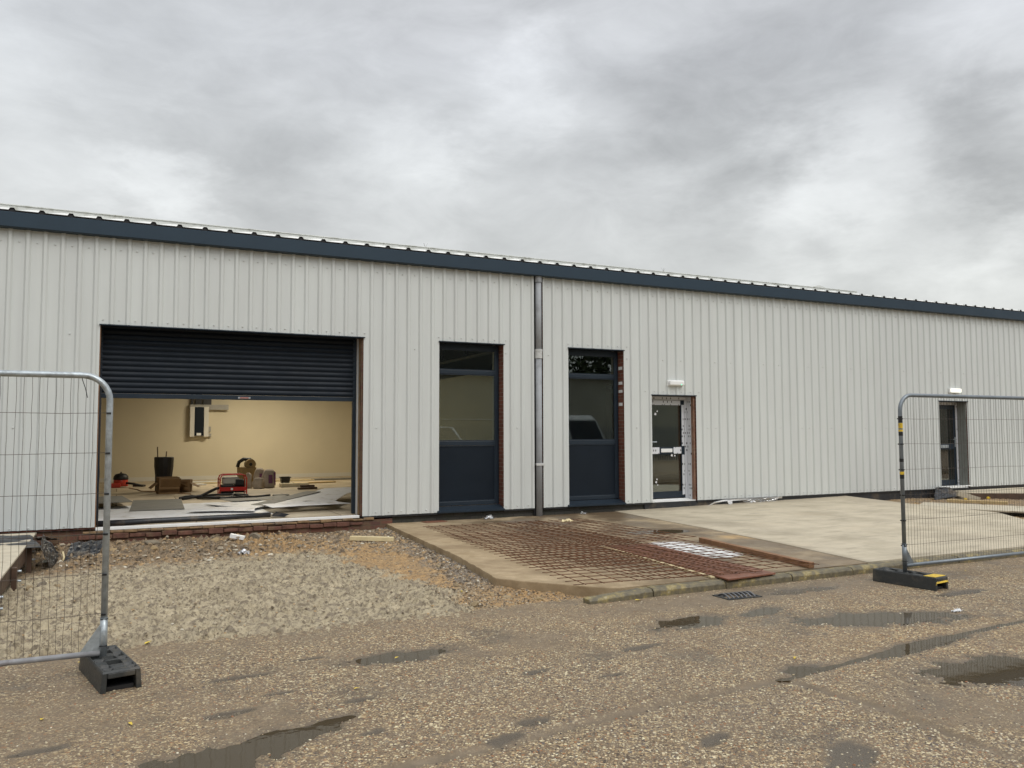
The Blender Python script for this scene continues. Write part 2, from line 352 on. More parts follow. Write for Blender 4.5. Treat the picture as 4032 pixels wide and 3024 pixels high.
def grid_mesh(name, X, Y, Z, mat, attrs={}, extra=None, smooth=True):
    """X, Y, Z are 2-d arrays"""
    h, w = X.shape; V = np.stack([X.ravel(), Y.ravel(), Z.ravel()], 1)
    idx = np.arange(h * w).reshape(h, w)
    F = np.stack([idx[:-1, :-1].ravel(), idx[:-1, 1:].ravel(), idx[1:, 1:].ravel(), idx[1:, :-1].ravel()], 1)
    nv = len(V)
    if extra is not None:
        ev, ef = extra; V = np.vstack([V, np.array(ev, float)]); F = np.vstack([F, np.array(ef) + nv])
    me = bpy.data.meshes.new(name); me.vertices.add(len(V)); me.vertices.foreach_set('co', V.astype(np.float32).ravel())
    me.loops.add(F.size); me.loops.foreach_set('vertex_index', F.astype(np.int32).ravel())
    me.polygons.add(len(F)); me.polygons.foreach_set('loop_start', np.arange(0, F.size, 4, dtype=np.int32))
    me.update(calc_edges=True)
    me.polygons.foreach_set('use_smooth', np.full(len(F), smooth))
    for k, A in attrs.items():
        at = me.attributes.new(k, 'FLOAT', 'POINT'); d = np.zeros(len(V), np.float32); d[:A.size] = A.ravel(); at.data.foreach_set('value', d)
    me.materials.append(mat); o = bpy.data.objects.new(name, me); col.objects.link(o); return o

# ------------------------------------------------------------------ camera
cam = bpy.data.cameras.new('camera'); co = bpy.data.objects.new('camera', cam); col.objects.link(co)
r_ = Vector((.899986, -.435911, -.002722)); u_ = Vector((-.023832, -.055437, .998178)); f_ = Vector((.435267, .898281, .060282))
mm = Matrix((r_, u_, -f_)).transposed().to_4x4(); mm.translation = (0, 0, 1.62); co.matrix_world = mm
cam.sensor_width = 36; cam.lens = 3196.87 / 4032 * 36; cam.clip_end = 2000; cam.clip_start = .05
S.camera = co

# ------------------------------------------------------------------ light
SUN_AZ, SUN_EL = 158, 48      # behind the camera, slightly to the right
w = bpy.data.worlds.new('World'); S.world = w; w.use_nodes = True; nt = w.node_tree; nt.nodes.clear()
def N(typ, **kw):
    nd = nt.nodes.new(typ)
    for k, v in kw.items():
        if k[0] == '_': nd.inputs[k[1:].replace('_', ' ')].default_value = v
        else: setattr(nd, k, v)
    return nd
L = nt.links.new
def mth(op, a, b=0.0, clamp=False):
    m = N('ShaderNodeMath', operation=op, use_clamp=clamp)
    for i, v in ((0, a), (1, b)):
        if isinstance(v, (int, float)): m.inputs[i].default_value = v
        else: L(v, m.inputs[i])
    return m.outputs[0]
wo = N('ShaderNodeOutputWorld'); sky = N('ShaderNodeTexSky', sky_type='NISHITA', sun_disc=False)
sky.sun_elevation = R(SUN_EL); sky.sun_rotation = R(SUN_AZ)
bg1 = N('ShaderNodeBackground', _Strength=.1); L(sky.outputs[0], bg1.inputs[0])
tc = N('ShaderNodeTexCoord'); nrm = N('ShaderNodeVectorMath', operation='NORMALIZE'); L(tc.outputs['Generated'], nrm.inputs[0])
sp = N('ShaderNodeSeparateXYZ'); L(nrm.outputs[0], sp.inputs[0]); dz = sp.outputs['Z']
# flat cloud deck seen in perspective
inv = mth('DIVIDE', 1.0, mth('ADD', mth('MAXIMUM', dz, 0.0), .30))
cv = N('ShaderNodeVectorMath', operation='SCALE'); L(nrm.outputs[0], cv.inputs[0]); L(inv, cv.inputs['Scale'])
flat_ = N('ShaderNodeMapping'); flat_.inputs['Scale'].default_value = (1, 1, 2.3); L(nrm.outputs[0], flat_.inputs[0])
def wn(scale, det, rough, loc=0.0, dist=0.0, src=None):
    m = N('ShaderNodeMapping'); m.inputs['Location'].default_value = (loc, loc * .7, 0); L(src or flat_.outputs[0], m.inputs[0])
    n = N('ShaderNodeTexNoise', _Scale=scale, _Detail=det, _Roughness=rough, _Distortion=dist); L(m.outputs[0], n.inputs['Vector']); return n
warp = wn(8.0, 5.0, .6, 3.0)
ws = N('ShaderNodeVectorMath', operation='SUBTRACT'); L(warp.outputs['Color'], ws.inputs[0]); ws.inputs[1].default_value = (.5, .5, .5)
wsc = N('ShaderNodeVectorMath', operation='SCALE'); L(ws.outputs[0], wsc.inputs[0]); wsc.inputs['Scale'].default_value = .22
wd = N('ShaderNodeVectorMath', operation='ADD'); L(nrm.outputs[0], wd.inputs[0]); L(wsc.outputs[0], wd.inputs[1])
wdn = N('ShaderNodeVectorMath', operation='NORMALIZE'); L(wd.outputs[0], wdn.inputs[0])
# breaks (+) and heavy banks (-) of the cloud deck: azimuth, elevation, spread, strength
BL = [(-3.7, 22.2, 6, .12), (9.3, 24.7, 4, .1), (1.9, 16.2, 2, .2), (17.4, 19.2, 3, .14), (21.6, 19.0, 1.8, .14), (25.7, 23.9, 2.5, .14), (27.1, 23.3, 2, .05), (32.6, 25.1, 4, .02), (31.7, 22.4, 2.5, .02), (58.1, 23.0, 4, .16), (48.0, 16.8, 3.2, .13), (45.7, 13.5, 3, .16), (52.0, 13.2, 3, .14), (33.3, 15.2, 3, .13), (57.0, 8.9, 3, .2), (51.6, 18.9, 2, .1), (-5.5, 16.5, 3, .05), (18.4, 12.8, 3, .07), (0.7, 19.9, 5, -.09), (14.1, 24.2, 4, -.05), (8.0, 15.7, 3, -.07), (37.4, 19.1, 5, -.15), (46.7, 21.8, 6, -.1), (54.8, 15.4, 4, -.14), (57.3, 17.4, 3, -.08), (27.8, 26.7, 3, -.06), (48.3, 11.4, 1.5, -.1), (32.5, 13.2, 2.5, -.07), (2.9, 26.0, 5, -.05), (21.0, 22.3, 4, -.06)]
acc = None
for az, el, sg, am in BL:
    d = N('ShaderNodeVectorMath', operation='DOT_PRODUCT'); L(wdn.outputs[0], d.inputs[0])
    d.inputs[1].default_value = (math.sin(R(az)) * math.cos(R(el)), math.cos(R(az)) * math.cos(R(el)), math.sin(R(el)))
    e = mth('MULTIPLY', mth('SUBTRACT', d.outputs['Value'], 1.0), 1 / R(sg) ** 2)
    e = mth('MULTIPLY', mth('EXPONENT', e), am * (1.0 if am > 0 else .85))
    acc = e if acc is None else mth('ADD', acc, e)
n1 = wn(3.2, 8.0, .52, 0, .3).outputs['Fac']; n2 = wn(9.0, 9.0, .62, 9, .5).outputs['Fac']
lum = mth('ADD', mth('MULTIPLY', mth('SUBTRACT', n1, .5), .38), mth('MULTIPLY', mth('SUBTRACT', n2, .5), .30))
lum = mth('ADD', mth('ADD', lum, mth('MULTIPLY', acc, 1.1)), .655)
def sm(lo, hi, x):
    m = N('ShaderNodeMapRange', interpolation_type='SMOOTHSTEP'); m.inputs['From Min'].default_value = lo; m.inputs['From Max'].default_value = hi; L(x, m.inputs['Value']); return m.outputs[0]
boost = mth('ADD', 1.0, mth('MULTIPLY', sm(.52, .95, dz), 1.25))
back = mth('MULTIPLY', sm(.15, .9, mth('MULTIPLY', sp.outputs['Y'], -1.0)), 1.0)
boost = mth('ADD', boost, mth('MULTIPLY', back, sm(.05, .4, dz)))
lum = mth('MULTIPLY', lum, boost)
cr = N('ShaderNodeValToRGB'); cr.color_ramp.elements[0].position = 0; cr.color_ramp.elements[0].color = (.975, 1.015, 1.0, 1)
cr.color_ramp.elements[1].position = 1; cr.color_ramp.elements[1].color = (1.0, .995, 1.015, 1)
L(wn(.9, 2.0, .5, 5).outputs['Fac'], cr.inputs[0])
hz = N('ShaderNodeMix', data_type='RGBA', blend_type='MULTIPLY'); hz.inputs[0].default_value = 1.0; L(cr.outputs[0], hz.inputs[6])
warmr = N('ShaderNodeValToRGB'); warmr.color_ramp.elements[0].position = .1; warmr.color_ramp.elements[0].color = (1.01, 1.0, .965, 1)
warmr.color_ramp.elements[1].position = .42; warmr.color_ramp.elements[1].color = (.975, .99, 1.025, 1); L(dz, warmr.inputs[0]); L(warmr.outputs[0], hz.inputs[7])
fc = N('ShaderNodeVectorMath', operation='SCALE'); L(hz.outputs[2], fc.inputs[0]); L(lum, fc.inputs['Scale'])
bg2 = N('ShaderNodeBackground', _Strength=1.0); L(fc.outputs[0], bg2.inputs[0])
mx = N('ShaderNodeMixShader', _Fac=.94); L(bg1.outputs[0], mx.inputs[1]); L(bg2.outputs[0], mx.inputs[2]); L(mx.outputs[0], wo.inputs[0])
sun = bpy.data.lights.new('sun', 'SUN'); sun.energy = 1.2; sun.angle = R(35); sun.color = (1, .965, .91)
so = bpy.data.objects.new('sun', sun); col.objects.link(so)
sd = Vector((math.sin(R(SUN_AZ)) * math.cos(R(SUN_EL)), math.cos(R(SUN_AZ)) * math.cos(R(SUN_EL)), math.sin(R(SUN_EL))))
so.rotation_euler = sd.to_track_quat('Z', 'Y').to_euler()

S.view_settings.view_transform = 'Standard'; S.view_settings.look = 'None'; S.view_settings.exposure = 0; S.view_settings.gamma = 1
S.cycles.max_bounces = 8; S.cycles.transparent_max_bounces = 24; S.cycles.use_denoising = True
S.cycles.sample_clamp_indirect = 6

# ------------------------------------------------------------------ road, ground, puddles
tag(grid_mesh('ground', *np.meshgrid([-400., 400.], [-400., 400.]), np.full((2, 2), -.165), M['ground']), kind='structure')
gx = np.arange(-3.0, 13.01, .026); gy = np.arange(1.0, 7.31, .026); X, Y = np.meshgrid(gx, gy)
PUD = []   # each puddle: centre, radii, angle, depth
def ell(X, Y, cx, cy, rx, ry, a=0):
    c, s_ = math.cos(a), math.sin(a); x = (X - cx) * c + (Y - cy) * s_; y = -(X - cx) * s_ + (Y - cy) * c
    return np.sqrt((x / rx) ** 2 + (y / ry) ** 2)
hol = [  # cx, cy, rx, ry, angle, depth
    (.42, 4.36, .34, .20, .25, .03), (.78, 4.50, .34, .13, .3, .026), (1.10, 4.66, .16, .06, .3, .02),
    (1.88, 5.78, .40, .13, .1, .018), (4.45, 5.70, .40, .17, .15, .024), (6.0, 5.1, .85, .24, -.32, .02), (5.3, 5.75, .3, .1, .3, .014),
    (5.55, 4.30, .62, .10, .12, .02), (5.45, 3.62, .62, .28, -.2, .028), (5.9, 3.2, .5, .3, 0, .026), (4.25, 4.24, .20, .08, .1, .016),
    (.62, 5.05, .16, .05, .2, .008), (1.0, 4.6, .16, .05, -.1, .008), (1.9, 4.0, .12, .045, .2, .008), (.42, 4.3, .12, .05, .2, .008), (1.38, 4.95, .1, .04, 0, .008), (2.15, 4.15, .1, .05, 0, .01),
    (.95, 5.3, .10, .03, .1, .009), (1.3, 4.4, .08, .03, .3, .009), (2.6, 5.0, .14, .04, .2, .010), (.75, 5.75, .22, .04, .1, .010), (1.25, 6.0, .13, .03, 0, .009), (3.0, 4.7, .1, .035, 0, .009), (-.3, 4.9, .15, .04, .1, .008), (2.9, 3.5, .12, .05, .4, .009), (3.6, 5.2, .2, .05, .1, .010), (6.4, 6.3, .5, .1, .05, .01), (3.3, 3.0, .25, .1, .4, .01), (8.5, 4.6, .9, .25, .1, .02), (10.5, 5.3, 1.2, .3, 0, .02), (7.7, 5.5, .35, .08, 0, .012)]
Z = .002 + fbm(X, Y, .6, 3, 3) * .003 + fbm(X, Y, 7, 3, 5) * .0035 + fbm(X, Y, 22, 2, 8) * .003
wob = fbm(X, Y, 4.0, 4, 11) * .8 + fbm(X, Y, 14, 3, 12) * .35
wet = np.zeros_like(X); silt = np.zeros_like(X)
for cx, cy, rx, ry, a, dp in hol:
    e = ell(X, Y, cx, cy, rx, ry, a) + wob * .9
    k = 1 - ss(.5, 1.3, e); Z = Z * (1 - .3 * k) - dp * k
    wet = np.maximum(wet, np.maximum((1 - ss(.85, 1.2, e)) * .85, (1 - ss(1.0, 1.75, e)) * .4 * (dp > .013))); silt = np.maximum(silt, (1 - ss(.75, 1.3, e)) * .8)
joints = [[(-3, 3.75), (1.0, 3.86), (1.88, 3.93), (2.38, 4.0), (2.9, 4.06), (3.97, 4.12), (4.96, 4.26), (6.09, 4.40), (9, 4.6), (13, 4.8)], [(3.97, 4.12), (4.08, 3.5), (4.05, 2.6), (4.0, 1.0)]]
for jp in joints:
    d = segdist(X, Y, jp) + fbm(X, Y, 6, 3, 31) * .025
    k = 1 - ss(.015, .055, d); Z -= .014 * k
    gate = .55 + .45 * ss(-.2, .2, fbm(X, Y, 1.1, 2, 40))
    silt = np.maximum(silt, (1 - ss(.02, .08, d)) * gate); wet = np.maximum(wet, (1 - ss(.0, .045, d)) * .35 * gate)
# muddy tyre-wiped strips next to the slurry and by the kerb
edge = 1 - ss(.0, .5, np.abs(Y - 6.75 + .15 * fbm(X, Y, 1.3, 3, 50)))
silt = np.maximum(silt, edge * .38 * ss(-.35, .25, fbm(X, Y, 2, 4, 51) + .15 * (X < 1)))
silt = np.maximum(silt, (1 - ss(.3, 1.0, ell(X, Y, -.6, 5.2, 1.5, 1.2) + wob * .4)) * .35)
silt = np.maximum(silt, (1 - ss(.4, 1.2, ell(X, Y, 6.3, 6.35, 3.4, .35) + wob * .4)) * .6)
silt = np.maximum(silt, ss(.2, .5, fbm(X, Y, .8, 5, 60)) * .5)
wet = np.maximum(wet, ss(.12, .5, fbm(X, Y, 1.7, 5, 61)) * .42); wet = np.maximum(wet, (1 - ss(.4, 1.1, ell(X, Y, 6.1, 6.35, 1.0, .2) + wob * .5)) * .5)
fade = ss(0, .4, X + 3) * ss(0, .4, 13 - X) * ss(0, .4, Y - 1.0)
Z = Z * fade; Z -= .4 * ss(6.98, 7.2, Y)
roadz = Z.copy()
x0, x1, y0, y1 = gx[0], gx[-1], gy[0], gy[-1]
ev = [(-120, -120, 0), (120, -120, 0), (120, y0, 0), (-120, y0, 0), (x0, y0, 0), (x1, y0, 0), (x0, 7.0, 0), (-120, 7.0, 0), (x1, 7.0, 0), (120, 7.0, 0), (-120, 7.0, -.44), (x0, 7.0, -.44), (x1, 7, -.44), (120, 7, -.44)]
ef = [(0, 1, 2, 3), (3, 4, 6, 7), (5, 2, 9, 8), (11, 10, 7, 6), (13, 12, 8, 9)]
tag(grid_mesh('road', X, Y, Z, M['road'], {'silt': silt, 'wet': wet}, (ev, ef)), kind='structure')
def blob(cx, cy, rx, ry, a, n=40, seed=0, amp=.12):
    rs = random.Random(seed); ph = [rs.uniform(0, 6.28) for _ in range(4)]; out = []
    for i in range(n):
        th = 2 * math.pi * i / n; k = 1 + amp * sum(math.sin((j + 2) * th + ph[j]) / (j + 1) for j in range(4))
        x, y = rx * k * math.cos(th), ry * k * math.sin(th)
        out.append((cx + x * math.cos(a) - y * math.sin(a), cy + x * math.sin(a) + y * math.cos(a)))
    return out
def flat(name, poly, z, mat, **kw):
    m = MB(); zz = z if callable(z) else (lambda x, y: z)
    a = sum(poly[i][0] * poly[(i + 1) % len(poly)][1] - poly[(i + 1) % len(poly)][0] * poly[i][1] for i in range(len(poly)))
    m.add([(x, y, zz(x, y)) for x, y in poly], [tuple(range(len(poly)))[::(1 if a > 0 else -1)]]); return m.build(name, mat, **kw)
for i, (cx, cy, rx, ry, a, dp) in enumerate(hol):
    if dp < .013: continue
    tag(flat('puddle', blob(cx, cy, rx * 1.9, ry * 2.0, a, seed=i, amp=.05), -.0060 - .00012 * i, M['water']), kind='structure')

# ------------------------------------------------------------------ dug-up ground on the left
def slab_z(x, y):
    t_ = (y - 6.85) / 7.25
    return .088 * (1 - t_) + .012 * t_ + np.clip(x - 9.2, 0, 8) * .012 * np.clip(t_, 0, 1)
SLE = [(6.72, 4.72), (6.88, 4.5), (7.05, 4.3), (7.24, 4.17), (7.56, 3.91), (7.95, 3.66), (8.15, 3.70), (8.8, 3.80), (9.8, 3.95), (11.9, 4.14), (13.2, 4.26), (14.2, 4.36)]
def slab_left(y): return np.interp(y, [a for a, b in SLE], [b for a, b in SLE])
gx = np.arange(-3.6, 4.75, .0150); gy = np.concatenate([np.arange(6.5, 10, .0150), np.arange(10, 14.4, .021)]); X, Y = np.meshgrid(gx, gy)
sl_edge = [(12.6, 2.5), (10.8, 2.72), (8.9, 2.9), (7.83, 3.15), (6.8, 3.05)]
xe = np.interp(Y, [p[0] for p in sl_edge][::-1], [p[1] for p in sl_edge][::-1])
n_big = fbm(X, Y, 1.3, 3, 70); n_mid = fbm(X, Y, 5, 3, 71)
slurry = ss(-.12, .14, (xe - X) + n_mid * .45 + n_big * .3) * (1 - ss(-.5, .5, Y - 11.2 - .35 * np.clip(X, -1, 3) * .5 + n_mid * .5 + n_big * .5))
xg = slab_left(Y) - .32; gravel = ss(-.15, .15, X - xg + n_mid * .3) * (1 - ss(0, 1, (8.6 - Y))) * (1 - slurry)
gravel = np.maximum(gravel, ss(-.1, .2, Y - 12.9 + n_mid * .4) * .5 * ss(2.2, 3.2, X))
sand = np.clip(ss(-.1, .25, (X - 1.7) + n_big * .8 + n_mid * .3) * (1 - gravel) * 1.2, 0, 1)
sand = np.maximum(sand, ss(-.1, .4, n_mid) * .45)
# churned lumps
wx = X + .05 * fbm(X, Y, 7, 2, 90); wy = Y + .05 * fbm(X, Y, 7, 2, 91)
l1 = np.abs(pn(wx * 8.5, wy * 8.5, 80)); l2 = np.abs(pn(wx * 18, wy * 18, 81)); l3 = fbm(X, Y, 34, 2, 82)
lump = .070 * l1 + .062 * l2 + .014 * l3 - .032
calm = ss(-.35, .3, fbm(X, Y, 1.6, 2, 84)); calm = .6 + .4 * calm
# raked tyre-like streaks at the right end of the slurry
th = .7; u = X * math.cos(th) + Y * math.sin(th)
streak = np.sin(u * 42 + 3 * n_mid * 3) * .008 * (1 - ss(.4, 1.2, ell(X, Y, 2.55, 7.9, .9, 1.0)))
base = -.02 - .055 * ss(7.2, 13.8, Y) + n_big * .018
Z = base + slurry * (.028 + lump * calm + streak) + (1 - slurry) * (.020 * l1 + .022 * l2 + .008 * fbm(X, Y, 30, 2, 88) + gravel * .02 * l3 - .012)
rz_ = ss(0, .7, Y - 11.4 + n_mid * .5) * (X < 2.6); Z += rz_ * (.08 * l1 + .06 * l2 - .02)
Z += (.02 - .03 * ss(.0, .3, n_mid)) * (1 - ss(.05, .45, slab_left(Y) - X)) * ss(7.0, 7.6, Y)
Z += -.05 * (1 - ss(6.5, 6.9, Y - .1 * fbm(X, Y, 2.2, 4, 95) - .12 * slurry + .1 * ss(2, 3.5, X)))
Z -= .2 * ss(0, .05, X - slab_left(Y) - .06) + .12 * ss(14.17, 14.22, Y)
pit = ss(.12, .3, fbm(wx, wy, 11, 3, 97)) * slurry * .8
tag(grid_mesh('ground', X, Y, Z, M['dirt'], {'slurry': slurry, 'sand': sand, 'gravel': gravel, 'pit': np.clip(pit, 0, 1)}), kind='structure')
GXa, GYa, GZa = gx, gy, Z
def gz(x, y):
    i = min(len(GYa) - 1, max(0, int(np.searchsorted(GYa, y)))); j = min(len(GXa) - 1, max(0, int(np.searchsorted(GXa, x)))); return float(GZa[i, j])
# small shallow puddle in the sand
# ground at the right, between new slab and building
X, Y = np.meshgrid(np.arange(13.5, 34, .06), np.arange(7.0, 14.4, .06))
Z = -.07 + fbm(X, Y, 1.2, 3, 100) * .04 + .07 * (.3 - np.abs(fbm(X, Y, 5, 3, 101))) + .03 * (.3 - np.abs(fbm(X, Y, 11, 2, 102)))
nm = fbm(X, Y, 2, 3, 103)
tag(grid_mesh('ground', X, Y, Z, M['dirt'], {'slurry': np.zeros_like(X), 'sand': .6 * ss(-.2, .3, nm), 'gravel': .5 * ss(0, .3, -nm), 'pit': np.zeros_like(X)}), kind='structure')

# ------------------------------------------------------------------ concrete slabs
NLE = [(6.72, 7.93), (8.6, 8.33), (10.8, 8.72), (13.1, 9.02), (14.2, 9.2)]
NRE = [(6.72, 13.2), (8.96, 14.25), (9.9, 15.0), (11.1, 15.17), (12.1, 15.25), (14.2, 15.72)]
def strip(name, left, right, mat, dz, attrs_fn, depth=.3, step=.05, wobl=.012, wobr=0.0):
    ys = np.arange(6.86, 14.2, step); us = np.linspace(0, 1, int(6 / step))
    U, Yv = np.meshgrid(us, ys)
    lx = np.interp(Yv, [a for a, b in left], [b for a, b in left]) + wobl * fbm(Yv * 0, Yv, 4, 4, 120) * 2; rx = np.interp(Yv, [a for a, b in right], [b for a, b in right])
    Xv = lx + (rx - lx) * U; Zv = slab_z(Xv, Yv) + dz + fbm(Xv, Yv, 1.0, 3, 121) * .004
    for hx, hy, hr, hs, hd in ((7.78, 10.72, .75, .42, .016),): Zv -= hd * (1 - ss(.3, 1.0, ell(Xv, Yv, hx, hy, hr, hs, -.1))) * (dz == 0)
    attrs = attrs_fn(Xv, Yv); h, wd_ = Xv.shape
    # rounded arris then vertical faces on the four sides
    P = np.pad(Xv, 2, mode='edge'); Q = np.pad(Yv, 2, mode='edge'); W = np.pad(Zv, 2, mode='edge')
    W[0, :] -= depth; W[-1, :] -= depth; W[:, 0] = np.minimum(W[:, 0], W[:, 1] - depth); W[:, -1] = np.minimum(W[:, -1], W[:, -2] - depth)
    W[1, :] -= .008; W[:, 1] -= .008; W[:, -2] -= .008
    P[:, :2] -= .004; P[:, -2:] += .004; P[0, :] += 0; P[:, 0] -= .012 + .01 * fbm(Q[:, 0], Q[:, 0], 3, 3, 5)
    at = {k: np.pad(v, 2, mode='edge') for k, v in attrs.items()}
    mud_shade = .45 + .35 * fbm(P, Q, 3, 3, 150)
    for sl_ in ((slice(0, 1), slice(None)), (slice(None), slice(0, 1))): at['wet'][sl_] = np.maximum(at['wet'][sl_], mud_shade[sl_])  # front and left faces painted darker for shade, through the wet mask
    return tag(grid_mesh(name, P, Q, W, mat, at, smooth=False), kind='structure')
def old_attrs(X, Y):
    n = fbm(X, Y, 1.4, 5, 130); n2 = fbm(X, Y, 5, 3, 131)
    wet = (1 - ss(.45, 1.15, ell(X, Y, 7.85, 10.8, 1.0, .55, -.1) + n * .5)) * .75
    wet = np.maximum(wet, ss(0, .35, n + .25 * ss(11.5, 13.8, Y) - .1 + .15 * ss(5, 6.5, X)) * .75 * ss(9.8, 12.6, Y) * ss(4.9, 6.3, X))
    wet = np.maximum(wet, (1 - ss(.2, 1.1, ell(X, Y, 8.7, 13.2, .9, .8) + n * .4)) * .8)
    wet = np.maximum(wet, ss(5.0, 6.2, X) * ss(-.25, .25, n) * .62)
    wet = np.maximum(wet, ss(7.2, 7.6, X) * (1 - ss(7.2, 9.5, Y)) * .35)
    sd_ = (1 - ss(.5, 1.15, ell(X, Y, 8.55, 9.45, .55, .36, -.5) + n2 * .3)) * .95
    sd_ = np.maximum(sd_, (1 - ss(4.4, 5.4, X)) * .16)
    return {'wet': wet, 'sand': sd_}
def new_attrs(X, Y):
    n = fbm(X, Y, .8, 4, 140); n2 = fbm(X * .6, Y * 3, 2.5, 4, 141)
    wet = np.maximum((1 - ss(.0, .16, X - np.interp(Y, [a for a, b in NLE], [b for a, b in NLE]))) * .25, ss(.15, .5, n) * .12)
    wet = np.maximum(wet, ss(.15, .45, n2) * .30); wet = np.maximum(wet, ss(.0, .4, fbm(X, Y, .5, 4, 143)) * .22); wet = np.maximum(wet, ss(13.3, 14.1, Y) * .25)
    wet = np.maximum(wet, .16 * (np.abs(Y - 11.3 - (X - 9) * .03) < .04))
    return {'wet': wet, 'sand': ss(.2, .5, -n) * .06}
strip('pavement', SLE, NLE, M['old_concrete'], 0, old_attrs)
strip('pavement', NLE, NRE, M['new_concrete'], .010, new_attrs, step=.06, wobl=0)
def wat_z(x, y): return float(slab_z(x, y))
tag(flat('puddle', blob(7.78, 10.72, .52, .27, -.1, seed=3, amp=.06), float(slab_z(7.78, 10.72)) - .0045, M['water']), kind='structure')

# kerb
def kerb_mesh(L_, dropped=0.0):
    m = MB(); prof = [(0, -.16), (.0, .055), (.022, .080), (.125, .086), (.125, -.16)]; n = 14; vs = []
    for i in range(n + 1):
        f = i / n; k = (1 - f) * dropped
        for y, z in prof: vs.append((f * L_, y + .003 * math.sin(i * 2.3 + y * 40) + k * .03 * (z > 0), (z * (1 - k * .75) if z > 0 else z) + .002 * math.sin(i * 1.7)))
    p = len(prof); fs = [(i * p + j, i * p + (j + 1) % p, (i + 1) * p + (j + 1) % p, (i + 1) * p + j)[::-1] for i in range(n) for j in range(p)]
    fs += [tuple(range(p)), tuple(n * p + j for j in range(p))[::-1]]
    return m.add(vs, fs)
k0 = kerb_mesh(.74, .62).build('kerb_stone', M['kerb'], loc=(4.05, 6.66, 0), bevel=.006); k0.rotation_euler = (0, 0, R(3.2))
tag(k0, 'tapered end kerb stone dropping to the road beside the rubble', 'kerb stone', 'kerb stones along the slab')
kb = kerb_mesh(.905).build('kerb_stone', M['kerb'], bevel=.006)
klabels = ['mossy kerb stone touching the tapered end stone', 'kerb stone with the red board overhanging it above the drain', 'kerb stone in front of the thick brown timber baulk end']
for i in range(12):
    o = kb if i == 0 else kb.copy()
    if i: col.objects.link(o)
    o.location = (4.80 + i * .915, 6.705 + .004 * math.sin(i * 2.1), .002 * math.sin(i * 3)); o.rotation_euler = (0, 0, R(.3 * math.sin(i * 5)))
    tag(o, klabels[i] if i < 3 else 'weathered kerb stone in the row edging the new concrete behind the right fence', 'kerb stone', 'kerb stones along the slab')

# drain grate: dished cast iron gully
g = empty('drain_grate', (5.55, 6.36, .0), R(-3), 'black cast iron curved bar drain grate in the road beside the kerb', 'drain grate')
m = MB()
for (a, b, c, d) in ((-.24, .24, -.15, -.125), (-.24, .24, .125, .15), (-.24, -.215, -.125, .125), (.215, .24, -.125, .125)): m.box(a, b, c, d, -.03, .012)
m.build('frame', M['rubber'], g)
g.scale = (.85, .85, .85)
flat('sump', [(-.215, -.125), (.215, -.125), (.215, .125), (-.215, .125)], .0035, M['black'], parent=g)
for i in range(7):
    m = MB(); x = -.18 + i * .06
    m.tube([(x - .02 + .04 * t_, -.125 + .25 * t_, .012 + .028 * math.sin(math.pi * t_)) for t_ in np.linspace(0, 1, 9)], .009, 6); m.build('bar', M['iron'], g, smooth=True)

# ------------------------------------------------------------------ building
B = empty('warehouse_building', (0, 0, 0), 0, 'long low grey box profile clad industrial unit with dark blue fascia', 'building')
D = 14.105; XL, XR = -9.0, 36.0
CB, CT = .165, 4.76
openings = [(-.29, 3.90, 3.335), (5.335, 6.655, 3.335), (8.09, 9.405, 3.335), (10.085, 11.25, 2.425), (19.09, 20.22, 2.43)]
PX0, PX1 = 7.305, 7.50
def prof_y(x, P=.2318, ph=-1.523, hw=.018, sl=.026, dp=.029):
    u = ((x - ph + P / 2) % P) - P / 2; u = abs(u)
    return D - dp * (1 if u <= hw else max(0, 1 - (u - hw) / sl))
def clad(x0, x1, z0, z1, m):
    P, ph = .2318, -1.523; br = {x0, x1}
    k0_ = int((x0 - ph) / P) - 1; k1_ = int((x1 - ph) / P) + 2
    for k in range(k0_, k1_):
        for d in (-.044, -.018, .018, .044):
            x = ph + k * P + d
            if x0 < x < x1: br.add(x)
    br = sorted(br); vs = []; n = len(br)
    for x in br:
        y = prof_y(x); vs += [(x, y, z0), (x, y, z1)]
    m.add(vs, [(2 * i, 2 * i + 2, 2 * i + 3, 2 * i + 1) for i in range(n - 1)])
    # thin metal edge so the sheet has a thickness where it is cut
    vs = []
    for x in br: y = prof_y(x); vs += [(x, y, z0), (x, y + .003, z0)]
    m.add(vs, [(2 * i, 2 * i + 1, 2 * i + 3, 2 * i + 2) for i in range(n - 1)])
m = MB(); xs = XL
segs = []
cuts = sorted([(a, b, z) for a, b, z in openings] + [(PX0, PX1, None)])
x = XL
for a, b, z in cuts:
    segs.append((x, a, CB if x > -.3 else CB + .03, CT))
    if z: segs.append((a, b, z, CT))
    x = b
segs.append((x, XR, CB + .01, CT))
for a, b, z0, z1 in segs: clad(a, b, z0, z1, m)
# screw heads on the wide pans
def screw(x, z):
    y = prof_y(x); vs = [(x + .010 * math.cos(k * math.pi / 3), y - .014, z + .010 * math.sin(k * math.pi / 3)) for k in range(6)] + [(x + .014 * math.cos(k * math.pi / 3), y, z + .014 * math.sin(k * math.pi / 3)) for k in range(6)]
    m.add(vs, [tuple(range(6))] + [(k, 6 + k, 6 + (k + 1) % 6, (k + 1) % 6) for k in range(6)])
for k in range(-34, 165):
    x = -1.523 + (k + .5) * .2318 + .01 * math.sin(k * 7)
    if not XL + .1 < x < XR - .1 or PX0 - .05 < x < PX1 + .05: continue
    if k % 13 != 9: screw(x, 4.52)
    for a, b, z in openings:
        if a - .15 < x < b + .15: screw(x, z + .07)
    op = [z for a, b, z in openings if a - .05 < x < b + .05]
    if not op: screw(x, CB + .06)
    if k % 3 != 1:
        if not op or op[0] < 2.5: screw(x, 3.16) if k % 2 else None
        if not op: screw(x, 1.72) if k % 4 < 2 else None
